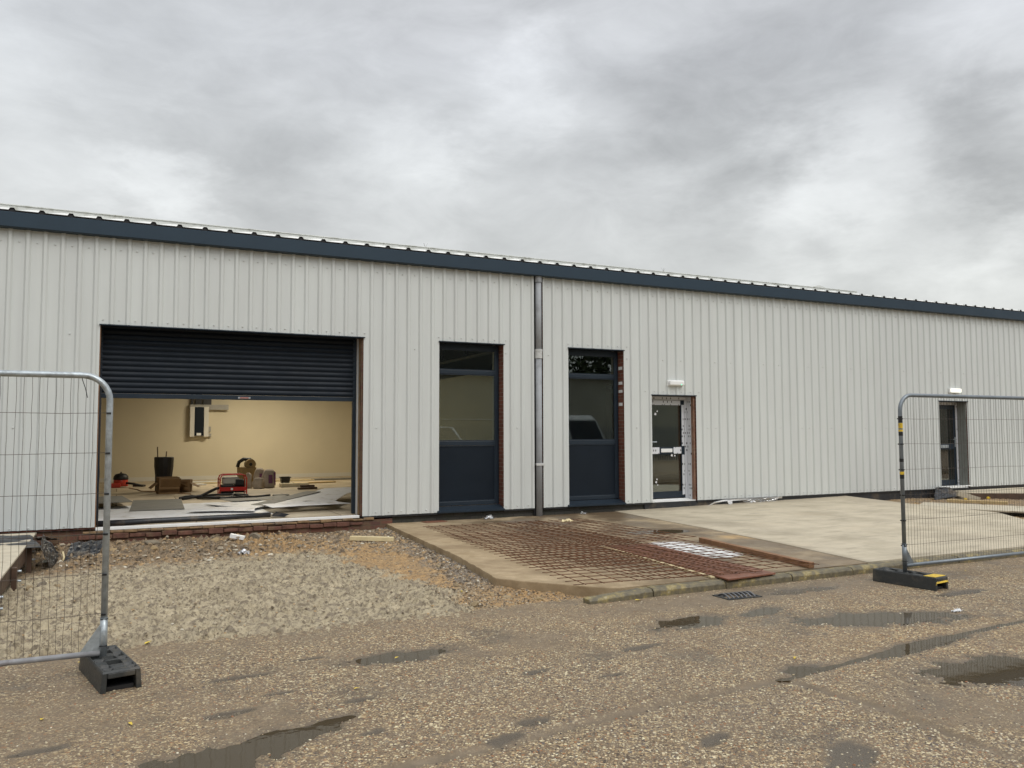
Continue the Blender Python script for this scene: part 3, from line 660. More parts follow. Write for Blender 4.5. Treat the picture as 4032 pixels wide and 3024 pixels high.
cl = m.build('cladding', M['clad'], B)
# dark drip trim under cladding and over openings, reveals
for a, b, z in openings: MB().box(a - .012, b + .02, D - .034, D + .16, z - .018, z - .0025).build('head_flashing', M['anthracite'], B)
x = XL
for a, b, z in cuts:
    MB().box(x, a, D - .012, D + .02, CB - .035 if x > -.3 else CB, CB - .003).build('drip_trim', M['black'], B); x = b
MB().box(x, XR, D - .012, D + .02, CB - .030, CB + .004).build('drip_trim', M['black'], B)
# wall behind the cladding with real thickness (outer face y 14.125, inner 14.42)
def wall_piece(name, mat, x0, x1, z0, z1, y0=D + .022, y1=14.42): return MB().box(x0, x1, y0, y1, z0, z1).build(name, mat, B)
m = MB(); x = XL
for a, b, z in openings:
    m.box(x, a, D + .022, 14.42, .16, 4.9); m.box(a, b, D + .022, 14.42, z, 4.9); x = b
m.box(x, XR, D + .022, 14.42, .16, 4.9)
wl = m.build('wall', M['brick'], B)
# plinth courses below the cladding
MB().box(XL, -.30, D + .03, 14.41, -.4, .157).box(-.30, 4.45, D + .0, 14.41, -.4, .10).build('plinth', M['brick_plinth'], B)
m = MB()
for i in range(24):   # uneven mortar ledge along the sill of the big opening
    x0 = -.45 + i * .19; m.box(x0, x0 + .188, D - .035 - .012 * math.sin(i * 2.7), 14.2, .098 + .006 * math.sin(i * 1.9), .132 + .014 * math.sin(i * 3.1), rz=.02 * math.sin(i))
m.build('mortar_ledge', M['mortar'], B, bevel=.01)
m = MB()
for i in range(19):
    x0 = -.5 + i * .232; m.box(x0, x0 + .226, D - .045 - .014 * math.sin(i * 1.7), 14.2, .012 + .008 * math.sin(i * 2.9), .080 + .012 * math.sin(i * 4.1), rz=.03 * math.sin(i * 2.3))
m.build('brick_course', simple('muddy_brick_course', (.12, .052, .034), .85, 0, .45, 7, bump=.7, bscale=22, dirt=(.19, .125, .065), dscale=5), B, bevel=.012)
MB().box(4.45, 9.9, D + .05, 14.41, -.4, .157).build('plinth', M['brick_dark'], B)
MB().box(9.9, XR, D + .012, 14.41, -.4, .158).build('plinth', M['black_membrane'], B)
# fascia, eaves filler, roof
m = MB()
m.add([(XL, 13.955, 4.712), (XR, 13.955, 4.712), (XR, 13.950, 4.922), (XL, 13.950, 4.922), (XL, 13.968, 4.932), (XR, 13.968, 4.932), (XL, 14.13, 4.700), (XR, 14.13, 4.700), (XL, 13.97, 4.703), (XR, 13.97, 4.703), (XL, 14.08, 4.936), (XR, 14.08, 4.936)],
      [(0, 1, 2, 3), (3, 2, 5, 4), (8, 9, 1, 0), (6, 7, 9, 8), (4, 5, 11, 10)])
m.build('fascia', M['fascia'], B)
P, ph = .3865, -1.50
pr = []
k = int((XL - ph) / P) - 1
while True:
    c = ph + k * P
    if c - .05 > XR: break
    for dx, z in ((-.048, 0), (-.024, .036), (.024, .036), (.048, 0)):
        if XL <= c + dx <= XR: pr.append((c + dx, z))
    k += 1
pr = [(XL, 0)] + pr + [(XR, 0)]
m = MB(); n = len(pr); vs = []
for x, z in pr: vs += [(x, 13.99, 4.93), (x, 13.99, 4.957 + z)]
m.add(vs, [(2 * i, 2 * i + 2, 2 * i + 3, 2 * i + 1) for i in range(n - 1)]); m.build('eaves_filler', M['filler'], B)
m = MB(); vs = []
TN = math.tan(R(6))
for x, z in pr: vs += [(x, 13.97, 4.960 + z), (x, 21.5, 4.960 + z + 7.53 * TN), (x, 29, 4.960 + z)]
m.add(vs, [f for i in range(n - 1) for f in ((3 * i, 3 * i + 3, 3 * i + 4, 3 * i + 1), (3 * i + 1, 3 * i + 4, 3 * i + 5, 3 * i + 2))]); m.build('roof', M['roof_sheet'], B)
# pale upstand standing behind the eaves up to x = 16.4, then low closures
m = MB(); m.box(XL, 16.4, 14.22, 14.25, 4.97, 5.104).box(XL, 16.4, 14.205, 14.2195, 5.088, 5.104)
m.build('roof_upstand', M['roof_sheet'], B, bevel=.004)
m = MB()
for i in range(100):
    c = ph + (i + int((XL - ph) / P)) * P
    if c > XL and c + P < XR: m.add([(c + .05, 14.02, 4.967), (c + P - .05, 14.02, 4.967), (c + P - .026, 14.03, 5.004), (c + P - .15, 14.03, 5.000)], [(0, 1, 2, 3)])
m.build('rib_closures', M['white_pvc'], B)
# interior shell
m = MB(); m.box(XL + .1, XR - .1, 14.43, 28.0, -.3, .175); m.build('floor', M['floor'], B)
m = MB(); m.box(XL, 7.42, 27.4, 27.6, .17, 3.95); m.build('back_wall', M['plaster'], B)
m = MB(); m.box(7.46, XR, 27.4, 27.6, .17, 3.95); m.build('back_wall', M['plaster'], B)
m = MB(); m.box(XL, 7.40, 27.375, 27.399, .176, .30); m.build('skirting_board', M['skirting'], B)
m = MB(); m.box(7.44, 7.56, 14.44, 27.38, .176, 3.0); m.build('partition_wall', M['plaster'], B)
m = MB(); m.box(17.4, 17.52, 14.44, 27.38, .176, 3.2); m.build('partition_wall', M['plaster'], B)
m = MB(); m.box(XL, XR, 28.9, 29.0, -.3, 5.0).box(XL - .1, XL, 13.99, 29.0, -.3, 5.0).box(XR, XR + .1, 13.99, 29.0, -.3, 5.0); m.build('outer_wall', M['clad'], B)
m = MB(); m.box(XL, XR, 14.6, 28.6, 4.90, 4.93); m.build('ceiling_lining', M['sheet_dark'], B)
m = MB(); m.box(-3.0, -2.88, 14.44, 27.38, .176, 4.2); m.build('side_wall', M['plaster'], B)
for xt in (7.5, 12.6, 17.46):
    m = MB(); m.tube([(xt, 14.5, 3.45), (xt, 28, 3.45)], .05, 4); m.tube([(xt, 14.5, 4.7), (xt, 28, 4.7)], .05, 4)
    for i in range(8): m.tube([(xt, 14.6 + i * 1.7, 3.45), (xt, 15.45 + i * 1.7, 4.7), (xt, 16.3 + i * 1.7, 3.45)], .03, 4)
    m.build('roof_truss', M['anthracite'], B)
# plaster reveals inside openings
for a, b, z in openings[1:3]:
    MB().box(b - .075, b - .055, 14.37, 14.46, .3, z).build('inner_reveal', M['skirting'], B); MB().box(a + .03, a + .05, 14.37, 14.46, .3, z).build('inner_reveal', M['skirting'], B)

# roller shutter, part lowered
rs_ = MB(); z = 3.33; n = 13; pitch = (3.40 - 2.275) / n
vs = []; rows = []
for i in range(n):
    zt = 3.40 - i * pitch
    for k in range(6):
        f = k / 6; rows.append((14.44 - .016 * math.sin(math.pi * f), zt - f * pitch))
rows.append((14.44, 3.40 - n * pitch))
for y, zz in rows: vs += [(-.27, y, zz), (3.83, y, zz)]
rs_.add(vs, [(2 * i, 2 * i + 2, 2 * i + 3, 2 * i + 1) for i in range(len(rows) - 1)])
sh = rs_.build('roller_shutter', M['navy_panel'], B)
MB().box(-.26, 3.82, 14.415, 14.455, 2.195, 2.272).build('bottom_bar', M['anthracite'], sh, bevel=.006)
pl = MB().box(1.82, 2.02, 14.408, 14.413, 2.215, 2.245).build('number_plate', M['galv'], sh)
MB().box(1.85, 1.99, 14.404, 14.407, 2.220, 2.240).build('label', simple('faded_red_label', (.35, .12, .09), .5), sh)
for x0, x1 in ((-.29, -.25), (3.80, 3.86)): MB().box(x0, x1, 14.425, 14.50, .19, 3.33).build('guide_rail', M['anthracite'], sh)
m = MB(); m.box(3.862, 3.897, 14.30, 14.424, .18, 3.33); m.build('jamb_board', M['white_pvc'], B)
MB().box(3.870, 3.899, 14.128, 14.295, .17, 3.33).build('jamb_brick', M['brick_plinth'], B)
MB().box(3.862, 3.8695, 14.20, 14.295, .17, 3.33).build('jamb_mortar', M['mortar'], B)
MB().box(-.289, -.278, 14.13, 14.36, .18, 3.33).build('jamb_board', M['timber_orange'], B)
MB().box(-.28, 3.86, D + .03, 14.24, .136, .182).build('threshold', M['white_pvc'], B, bevel=.006)
MB().box(-.28, 3.86, 14.245, 14.43, .12, .165).build('threshold', M['mortar'], B)

# windows
def window(a, b, tint):
    y0 = 14.30; y1 = 14.365
    m = MB(); zt, zb = 3.315, .26; fr = .075; x0 = a - .05; x1 = b - .012
    m.box(x0, x0 + fr, y0, y1, zb, zt).box(x1 - fr, x1, y0, y1, zb, zt).box(x0 + fr, x1 - fr, y0, y1, zt - .10, zt).box(x0 + fr, x1 - fr, y0, y1, zb, zb + fr)
    m.box(x0 + fr, x1 - fr, y0 + .002, y1, 2.745, 2.82).box(x0 + fr, x1 - fr, y0 + .002, y1, 1.385, 1.47)
    wn_ = m.build('window', M['anthracite'], B, bevel=.006)
    MB().box(x0 + fr, x1 - fr, y0 + .03, y0 + .038, 2.822, zt - .102).build('pane', M['glass'], wn_)
    MB().box(x0 + fr, x1 - fr, y0 + .03, y0 + .038, 1.472, 2.743).build('pane', M['glass'], wn_)
    MB().box(x0 + fr, x1 - fr, y0 + .02, y0 + .045, zb + fr + .001, 1.383).build('lower_panel', M['navy_panel'], wn_)
    m = MB()   # glazing beads
    for zz0, zz1 in ((2.822, zt - .102), (1.472, 2.743), (zb + fr, 1.383)):
        m.box(x0 + fr, x0 + fr + .016, y0 + .008, y0 + .03, zz0, zz1).box(x1 - fr - .016, x1 - fr, y0 + .008, y0 + .03, zz0, zz1)
        m.box(x0 + fr + .017, x1 - fr - .017, y0 + .008, y0 + .03, zz0, zz0 + .016).box(x0 + fr + .017, x1 - fr - .017, y0 + .008, y0 + .03, zz1 - .016, zz1)
    m.build('glazing_bead', M['anthracite'], wn_)
    m = MB(); m.add([(a - .03, 14.05, .155), (b + .0, 14.05, .155), (b, 14.05, .182), (a - .03, 14.05, .182), (a - .03, 14.30, .255), (b, 14.30, .255), (a - .03, 14.30, .15), (b, 14.30, .15)], [(0, 1, 2, 3), (3, 2, 5, 4), (1, 7, 5, 2), (0, 3, 4, 6), (0, 6, 7, 1)])
    m.build('sill', M['anthracite'], wn_)
    return wn_
window(5.335, 6.655, 0); window(8.09, 9.405, 1)
# white painted toothed bricks in the second window reveal
for z in (2.93, 2.62, 2.45, 2.18): MB().box(9.399, 9.4035, 14.15, 14.285, z, z + .06).build('paint_patch', M['white_pvc'], B)

# doors
def door(a, b, zt, right):
    y0 = 14.37
    x0, x1 = (a + .02, b - .015)
    m = MB(); f = .075
    m.box(x0, x0 + f, y0, y0 + .06, .2, zt).box(x1 - f, x1, y0, y0 + .06, .2, zt).box(x0 + f, x1 - f, y0, y0 + .06, zt - .07, zt)
    dr = m.build('door', M['tape'], B)
    l0, l1 = x0 + f + .004, x1 - f - .004; zb = .215; t0 = zt - .075
    m = MB(); st = .085
    m.box(l0, l0 + st, y0 + .006, y0 + .056, zb, t0).box(l1 - st, l1, y0 + .006, y0 + .056, zb, t0)
    m.box(l0 + st, l1 - st, y0 + .006, y0 + .056, t0 - .11, t0).box(l0 + st, l1 - st, y0 + .006, y0 + .056, zb, zb + .14).box(l0 + st, l1 - st, y0 + .006, y0 + .056, 1.16, 1.31)
    m.build('leaf_frame', M['anthracite'], dr, bevel=.004)
    MB().box(l0 + st, l1 - st, y0 + .026, y0 + .034, 1.312, t0 - .112).build('pane', M['glass_dark'], dr)
    MB().box(l0 + st, l1 - st, y0 + .026, y0 + .034, zb + .142, 1.158).build('pane', M['glass_dark'], dr)
    xm = (l0 + l1) / 2
    MB().box(xm - .15, xm + .15, y0 - .008, y0 + .005, 1.195, 1.275).build('letter_plate', M['white_pvc' if not right else 'galv'], dr, bevel=.006)
    hx = l1 - .045 if right else l0 + .05; s_ = -1 if right else 1
    m = MB(); m.box(hx - .018, hx + .018, y0 - .004, y0 + .005, 1.22, 1.48)
    m.tube([(hx, y0, 1.42), (hx, y0 - .05, 1.42), (hx + s_ * .02, y0 - .055, 1.42), (hx + s_ * .14, y0 - .055, 1.42)], .010, 8); m.build('handle', M['galv'], dr)
    m = MB()
    if not right:
        m.box(l1 - st + .012, l1 - .006, y0 + .001, y0 + .0055, 1.33, t0 - .1).box(l1 - st + .012, l1 - .006, y0 + .001, y0 + .0055, zb + .06, 1.14)
        m.box(l0 + st + .02, l1 - st - .02, y0 + .001, y0 + .0055, t0 - .11, t0 - .006)
        m.box(l0 + .10, xm - .19, y0 - .001, y0 + .0055, 1.165, 1.305).box(xm + .18, l1 - st - .01, y0 - .001, y0 + .0055, 1.165, 1.305)
        pass
        for q in range(0, len(m.v), 8): MB().add(m.v[q:q + 8], [(0, 2, 3, 1), (4, 5, 7, 6), (0, 1, 5, 4), (2, 6, 7, 3), (0, 4, 6, 2), (1, 3, 7, 5)]).build('tape_film', M['tape'], dr)
    MB().box(a + .0, b - .005, 14.13, 14.43, .150, .178).box(a, b - .005, 14.30, 14.43, .178, .2).build('threshold', M['white_pvc'], dr, bevel=.004)
    return dr
d1 = door(10.085, 11.25, 2.40, False)
MB().box(11.215, 11.248, 14.13, 14.215, .18, 2.40).build('jamb_lining', M['jamb_brown'], d1)
MB().box(11.212, 11.248, 14.217, 14.365, .18, 2.40).build('jamb_tape', M['tape'], d1)
d2 = door(19.09, 20.22, 2.405, True)
MB().box(20.19, 20.218, 14.13, 14.365, .18, 2.40).build('jamb_lining', M['jamb_grey'], d2)
# torn bits of tape left on glass
m = MB()
for x, z, s_ in ((10.45, 2.08, .02), (10.40, 2.02, .03), (10.42, .62, .02), (10.40, .56, .025), (10.44, .50, .015), (10.82, 1.13, .03), (10.9, 1.12, .02)):
    MB().add([(x - s_, 14.393, z - s_ * .5), (x + s_ * .7, 14.393, z - s_), (x + s_, 14.393, z + s_ * .4), (x - s_ * .3, 14.393, z + s_ * 1.2)], [(0, 1, 2, 3)]).build('tape_scrap', M['trash'], d1)

# downpipe
dp = MB().tube([(7.402, 14.075, -.02), (7.402, 14.075, 3.10)], .062, 20).tube([(7.402, 14.075, 3.10), (7.402, 14.075, 4.60)], .060, 20).build('downpipe', M['pvc_grey'], B, smooth=True)
MB().tube([(7.402, 14.075, 3.08), (7.402, 14.075, 3.22)], .074, 20).tube([(7.402, 14.075, 3.22), (7.402, 14.075, 3.26)], .078, 20).build('collar', M['pipe_band'], dp, smooth=False)
MB().box(7.315, 7.49, 14.005, 14.03, .985, 1.035).tube([(7.402, 14.075, .99), (7.402, 14.075, 1.03)], .071, 20).build('pipe_clip', M['pipe_band'], dp, bevel=.004)
MB().tube([(7.402, 14.075, 4.59), (7.402, 14.075, 4.74)], .072, 20).build('outlet_socket', M['pvc_grey'], dp)
MB().box(PX0 + .001, PX1 - .001, D + .012, D + .0215, 0, 4.8).build('recess_backing', M['black'], B)

# bulkhead lights
def bulkhead(x, z, label, lit):
    o = empty('bulkhead_light', (x, 14.06, z), 0, label, 'wall light', 'bulkhead lights above the doors')
    MB().box(-.21, .21, -.005, .045, -.062, .062).build('housing', M['white_pvc'], o, bevel=.01)
    MB().box(-.195, .195, -.062, -.006, -.052, .052).build('diffuser', M['lit'] if lit else M['white_pvc'], o, bevel=.025, seg=4)
    MB().box(.10, .115, -.0665, -.0625, -.042, -.027).build('indicator', M['led'], o)
bulkhead(10.70, 2.675, 'small white oblong bulkhead light over the taped glass door', False)
bulkhead(19.71, 2.70, 'lit oblong bulkhead light over the far blue door', True)

# ------------------------------------------------------------------ inside the big opening
FZ = .176
lamp = empty('unseen_ceiling_light', (3.8, 24.6, 3.5), 0, 'batten lamp hung inside the unit above the roll barrel', 'lamp')
MB().box(-.75, .75, -.05, .05, .0, .06).build('batten', M['white_pvc'], lamp)
MB().tube([(-.7, 0, -.03), (.7, 0, -.03)], .018, 8).build('tube', M['tube'], lamp)
la = bpy.data.lights.new('unseen_batten_lamp', 'AREA'); la.shape = 'RECTANGLE'; la.size = 1.4; la.size_y = .08; la.energy = 140; la.color = (1, .89, .68)
lo = bpy.data.objects.new('unseen_batten_lamp', la); col.objects.link(lo); lo.parent = lamp; lo.location = (0, 0, -.06)
fill_lamp = empty('unseen_ceiling_light', (1.6, 18.2, 3.5), 0, 'added fill lamp, unseen inside the unit just behind the rolled shutter', 'lamp')  # added out of view to brighten the floor near the opening
MB().box(-.75, .75, -.05, .05, .0, .06).build('batten', M['white_pvc'], fill_lamp)
MB().tube([(-.7, 0, -.03), (.7, 0, -.03)], .018, 8).build('tube', M['tube'], fill_lamp)
la = bpy.data.lights.new('unseen_batten_lamp', 'AREA'); la.shape = 'RECTANGLE'; la.size = 1.4; la.size_y = .08; la.energy = 70; la.color = (1, .95, .84)
lo = bpy.data.objects.new('unseen_batten_lamp', la); col.objects.link(lo); lo.parent = fill_lamp; lo.location = (0, 0, -.06)
# wall cabinet and trunking
c = empty('wall_cabinet', (2.28, 27.39, 1.53), 0, 'tall glazed electrical cabinet fixed to the inside back wall', 'cabinet')
MB().box(-.27, -.14, -.22, 0, 0, .94).box(.14, .28, -.22, 0, 0, .94).box(-.14, .14, -.20, 0, .02, .94).build('case', M['skirting'], c, bevel=.005)
MB().box(-.135, .135, -.212, -.203, .03, .93).build('glazed_door', M['navy_panel'], c)
MB().box(-.07, .06, -.218, -.2135, .04, .12).build('label', M['white_pvc'], c)
MB().box(.26, .38, -.1, 0, .0, .1).box(.285, .36, -.14, 0, .16, .32).build('socket', M['grey_paint'], c, bevel=.01)
c = empty('cable_trunking', (2.0, 27.39, 2.38), 0, 'dull metal cable trunking above the wall cabinet', 'trunking')
MB().box(0, 1.15, -.18, 0, 0, .16).build('channel', M['grey_paint'], c, bevel=.004)
MB().box(.04, .10, -.12, 0, .161, 1.3).box(.17, .35, -.12, 0, .161, 1.3).box(.40, .64, -.12, 0, .161, .36).build('conduit', M['black'], c)
# tub vacuum
v_ = empty('vacuum_cleaner', (.10, 24.6, FZ), 0, 'red tub vacuum cleaner with black lid on the floor', 'vacuum cleaner')
MB().lathe([(.17, .03), (.185, .05), (.18, .20), (.175, .21)], n=24).build('tub', M['red_vac'], v_, smooth=True)
MB().lathe([(.185, .21), (.19, .235), (.18, .30), (.13, .36), (.04, .38)], n=24).tube([(0, 0, .38), (0, 0, .42)], .018, 8).build('lid', M['black'], v_, smooth=True)
MB().tube([(.12, -.1, .12), (.3, -.2, .1), (.5, -.15, .05), (.6, .05, .03), (.3, .1, .03)], .03, 8).build('hose', M['black'], v_, smooth=True)
MB().box(-.28, .0, -.22, -.10, .0, .12).build('dolly', M['red_vac'], v_, bevel=.03)
# box with rubble sack behind
def openbox(name, x, y, s, h, mat, label, cat, group=None, rz=0):
    o = empty(name, (x, y, FZ), rz, label, cat, group); w_ = s / 2
    m = MB(); m.box(-w_, w_, -w_, -w_ + .012, 0, h).box(-w_, w_, w_ - .012, w_, 0, h).box(-w_, -w_ + .012, -w_ + .012, w_ - .012, 0, h).box(w_ - .012, w_, -w_ + .012, w_ - .012, 0, h).box(-w_ + .012, w_ - .012, -w_ + .012, w_ - .012, 0, .012)
    m.build('carton', mat, o)
    m = MB(); m.box(-w_ + .01, w_ - .01, -w_ - .2, -w_ - .19, h * .4, h, rx=.6); m.build('flap', mat, o)
    m = MB(); m.box(w_, w_ + .2, -w_, w_, h * .55, h * .57, ry=.5); m.build('flap', mat, o)
    m = MB(); m.box(-w_ - .2, -w_, -w_, w_, h * .5, h * .52, ry=-.7); m.build('flap', mat, o)
    return o
openbox('cardboard_box', 1.12, 21.5, .46, .40, M['cardboard'], 'open brown cardboard box in front of the black bin', 'box', rz=.1)
openbox('cardboard_box', 1.52, 22.0, .34, .30, M['cardboard'], 'smaller open carton right of the biggest box', 'box', rz=-.25)
b_ = empty('rubbish_bin', (1.07, 22.5, FZ), .1, 'black sack lined bin holding two sticks behind the boxes', 'bin')
MB().lathe([(.19, 0), (.20, .03), (.205, .4), (.23, .62), (.235, .85), (.225, .86)], n=14).build('bin_sack', M['black'], b_, bevel=.01)
MB().tube([(-.14, -.05, .5), (-.17, -.05, 1.12)], .014, 6).tube([(.02, .03, .5), (.06, .03, 1.0)], .014, 6).build('stick', M['timber_dark'], b_)
# site transformer / generator
g_ = empty('generator', (2.48, 20.4, FZ), .0, 'red tubular frame generator standing on the unit floor', 'generator')
m = MB()
for y in (-.19, .19): m.tube([(-.30, y, 0), (-.30, y, .38), (-.27, y, .455), (-.2, y, .48), (.2, y, .48), (.27, y, .455), (.30, y, .38), (.30, y, 0)], .015, 8)
for x in (-.3, .3): m.tube([(x, -.19, .06), (x, .19, .06)], .014, 8); m.tube([(x, -.19, .38), (x, .19, .38)], .014, 8)
m.box(-.3, .3, -.205, -.192, .10, .19)
m.build('frame', M['red'], g_)
MB().box(-.23, .14, -.15, .13, .25, .42).build('fuel_tank', M['grey_paint'], g_, bevel=.03)
MB().box(-.26, .02, -.16, .14, .02, .245).box(.04, .26, -.13, .12, .05, .35).build('engine', M['black'], g_, bevel=.02)
MB().box(-.06, -.01, -.215, -.207, .12, .17).build('label', M['white_pvc'], g_)
MB().box(.05, .22, -.19, -.14, .24, .37).build('control_panel', M['black'], g_, bevel=.01)
# barrel with a roll
b_ = empty('cardboard_barrel', (3.24, 23.6, FZ), 0, 'cardboard drum stuffed with black wrap and a card roll', 'drum')
MB().lathe([(.25, 0), (.255, .5), (.255, .52)], n=24).build('drum', M['cardboard_barrel'], b_, smooth=True)
m = MB(); m.tube([(-.24, .05, .52), (-.2, .05, .66), (-.08, .05, .74), (.08, .05, .73), (.18, .05, .66)], .05, 8); m.build('black_wrap', M['black'], b_, smooth=True)
rl = MB().tube([(.08, -.2, .60), (.08, .1, .60)], .14, 20).build('card_roll', M['cardboard_barrel'], b_)
MB().tube([(.08, -.206, .60), (.08, -.199, .60)], .045, 14).build('core', M['black'], rl)
# cement bags
def bag(x, y, w_, d_, h, tilt, label, purple):
    o = empty('cement_bag', (x, y, FZ), tilt, label, 'bag', 'building material bags beside the drum')
    m = MB(); prof = [(0, .86), (.08, 1.0), (.5, 1.06), (.85, .98), (1.0, .55)]; vs = []
    n = 16
    for f, k in prof:
        for i in range(n):
            a = 2 * math.pi * i / n; cx = math.copysign(abs(math.cos(a)) ** .6, math.cos(a)); sy = math.copysign(abs(math.sin(a)) ** .6, math.sin(a))
            vs.append((w_ / 2 * k * cx + .02 * math.sin(f * 9), d_ / 2 * k * sy * (1 - .5 * f * f), h * f + .01 * math.sin(i * 3)))
    fs = [(r0 * n + i, r0 * n + (i + 1) % n, (r0 + 1) * n + (i + 1) % n, (r0 + 1) * n + i) for r0 in range(len(prof) - 1) for i in range(n)]
    fs += [tuple(range(n))[::-1], tuple((len(prof) - 1) * n + i for i in range(n))]
    m.add(vs, fs).build('sack', M['bag'], o, smooth=True)
    if purple:
        MB().box(-w_ * .10, w_ * .22, -d_ / 2 * 1.08 - .004, -d_ / 2 * .95, h * .25, h * .72).box(w_ * .36, w_ * .51, -d_ / 2 * .8, d_ * .3, h * .15, h * .85).build('printed_panel', M['bag_purple'], o)
bag(3.67, 22.6, .32, .26, .48, .1, 'tall upright bag with purple print, furthest right of the bags', True)
bag(3.36, 22.35, .26, .2, .28, -.3, 'short pale sack in front of the bags', False)
bag(3.50, 23.1, .26, .2, .50, .2, 'crumpled bag behind the purple printed one', True)
bag(3.14, 22.6, .10, .3, .40, .5, 'thin leaning sack against the cardboard drum', False)
# black tub
b_ = empty('plastic_tub', (4.34, 23.9, FZ), 0, 'small black tapered plastic tub on the floor right of the bags', 'tub')
m = MB(); m.add([(-.10, -.10, 0), (.10, -.10, 0), (.10, .10, 0), (-.10, .10, 0), (-.13, -.13, .2), (.13, -.13, .2), (.13, .13, .2), (-.13, .13, .2)], [(3, 2, 1, 0), (0, 1, 5, 4), (1, 2, 6, 5), (2, 3, 7, 6), (3, 0, 4, 7)]); m.build('body', M['black'], b_)
MB().box(-.145, .145, -.145, -.13, .19, .21).box(-.145, .145, .13, .145, .19, .21).box(-.145, -.13, -.13, .13, .19, .21).box(.13, .145, -.13, .13, .19, .21).build('rim', M['black'], b_)
def tmb(name, pts, mat, label, cat='board', group=None, smooth=False, bevel=.0):
    m = MB()
    for b in pts: m.box(*b)
    return tag(m.build(name, mat, smooth=smooth, bevel=bevel), label, cat, group)
def boardobj(name, cx, cy, cz, w_, l_, th, rz, mat, label, cat='board', group=None, rx=0, ry=0, bevel=.003, notch=0):
    m = MB()
    if notch:
        rr = random.Random(int(cx * 1000)); h = th / 2
        poly = [(-w_ / 2, -l_ / 2), (-w_ * .1, -l_ / 2 + notch * rr.random()), (w_ / 2, -l_ / 2), (w_ / 2 - notch * rr.random(), 0), (w_ / 2, l_ / 2), (0, l_ / 2 - notch * rr.random() * 2), (-w_ / 2 + notch * rr.random(), l_ / 2 * .8)]
        m.prism(poly, -h, h)
    else: m.box(-w_ / 2, w_ / 2, -l_ / 2, l_ / 2, -th / 2, th / 2)
    o = m.build(name, mat, loc=(cx, cy, cz), bevel=bevel); o.rotation_euler = (rx, ry, rz)
    return tag(o, label, cat, group)
boardobj('timber_offcut', 4.46, 21.4, FZ + .03, .5, .1, .05, .05, M['timber_dark'], 'dark timber offcut on the floor, lower of the two', 'timber', 'timber offcuts in the unit')
boardobj('timber_offcut', 4.48, 21.5, FZ + .08, .36, .1, .05, .02, M['timber_dark'], 'dark timber offcut lying on top of the longer one', 'timber', 'timber offcuts in the unit')
boardobj('timber_offcut', 5.35, 20.9, FZ + .03, .9, .12, .04, .05, M['timber_dark'], 'long dark batten on the unit floor near the right jamb', 'timber', 'timber offcuts in the unit')
boardobj('insulation_batt', 4.35, 22.6, FZ + .05, .75, .25, .10, .04, M['plaster'], 'pale foam batt on the floor in front of the black tub', 'insulation')
boardobj('grey_pad', 3.42, 19.3, FZ + .025, .36, .2, .045, .02, M['sheet_dark'], 'thin grey pad lying alone on the dusty floor', 'pad', bevel=.02)
# loose cable / hose coils
m = MB(); pts = [(1.25 + .1 * math.sin(i * .7) + i * .085, 19.3 + .35 * math.sin(i * .55) , FZ + .04 + .02 * math.sin(i)) for i in range(22)]
m.tube(pts, .028, 6); m.tube([(2.9 * 1 + .5 * math.cos(a) - .7, 19.5 + .55 * math.sin(a), FZ + .035) for a in np.linspace(0, 5.6, 24)], .03, 6)
m.tube([(1.3, 19.2, FZ + .03), (1.7, 19.45, FZ + .06), (2.0, 19.3, FZ + .22), (2.05, 19.25, FZ + .24)], .035, 6)
tag(m.build('hose', M['black'], smooth=True), 'tangled dark hose sprawled on the floor before the generator', 'hose')
m = MB(); m.tube([(.3, 24.0, FZ + .01), (.5, 23.2, FZ + .01), (.55, 22.6, FZ + .01), (.9, 22.3, FZ + .01), (1.6, 20.9, FZ + .012)], .012, 6)
tag(m.build('cable', M['timber_orange'], smooth=True), 'thin cable trailing from the red vacuum', 'cable')
# sheets of board and membrane strewn on the floor just inside
SG = 'loose boards and sheets strewn inside the opening'
sheets = [  # cx, cy, w, l, rz, tilt, mat, label
    (1.0, 16.6, 3.0, 3.0, .03, 0, 'sheet', 'widest pale sheet, flat on the floor along the threshold'),
    (.75, 18.0, .95, 2.6, -.04, 0, 'sheet_dark', 'dull khaki rectangular board near the cardboard box'),
    (2.45, 17.1, 1.3, 1.7, .5, .004, 'sheet', 'pale grey sheet with printed patch in the middle of the pile'),
    (1.85, 16.0, 1.2, .9, -.35, .01, 'sheet', 'curled pale sheet closest to the threshold'),
    (2.75, 18.1, 1.5, .8, .25, .012, 'sheet_dark', 'dark grey board behind the pale sheets'),
    (3.15, 17.0, .35, 2.0, -.75, .06, 'sheet_dark', 'narrow dark board propped diagonally on the pile'),
    (3.45, 16.8, .40, 1.9, -.65, .03, 'sheet', 'narrow pale strip leaning beside the diagonal dark board'),
    (4.05, 17.3, 1.0, 2.4, -.55, .05, 'sheet', 'large pale sheet tilted up near the right jamb'),
    (3.2, 15.6, 1.5, .8, .15, .008, 'sheet', 'pale cut sheet in front of the tilted one'),
    (-.2, 18.3, .8, 1.8, .1, 0, 'sheet_dark', 'dull board beside the left post of the opening'),
]
for i, (cx, cy, w_, l_, rz, tl, mt, lb) in enumerate(sheets):
    boardobj('loose_sheet', cx, cy, FZ + .008 + i * .014 + abs(tl) * l_ / 2, w_, l_, .008, rz, M[mt], lb, 'sheet', SG, rx=tl, bevel=0, notch=.12 if i in (2, 3, 4, 7, 8) else 0)
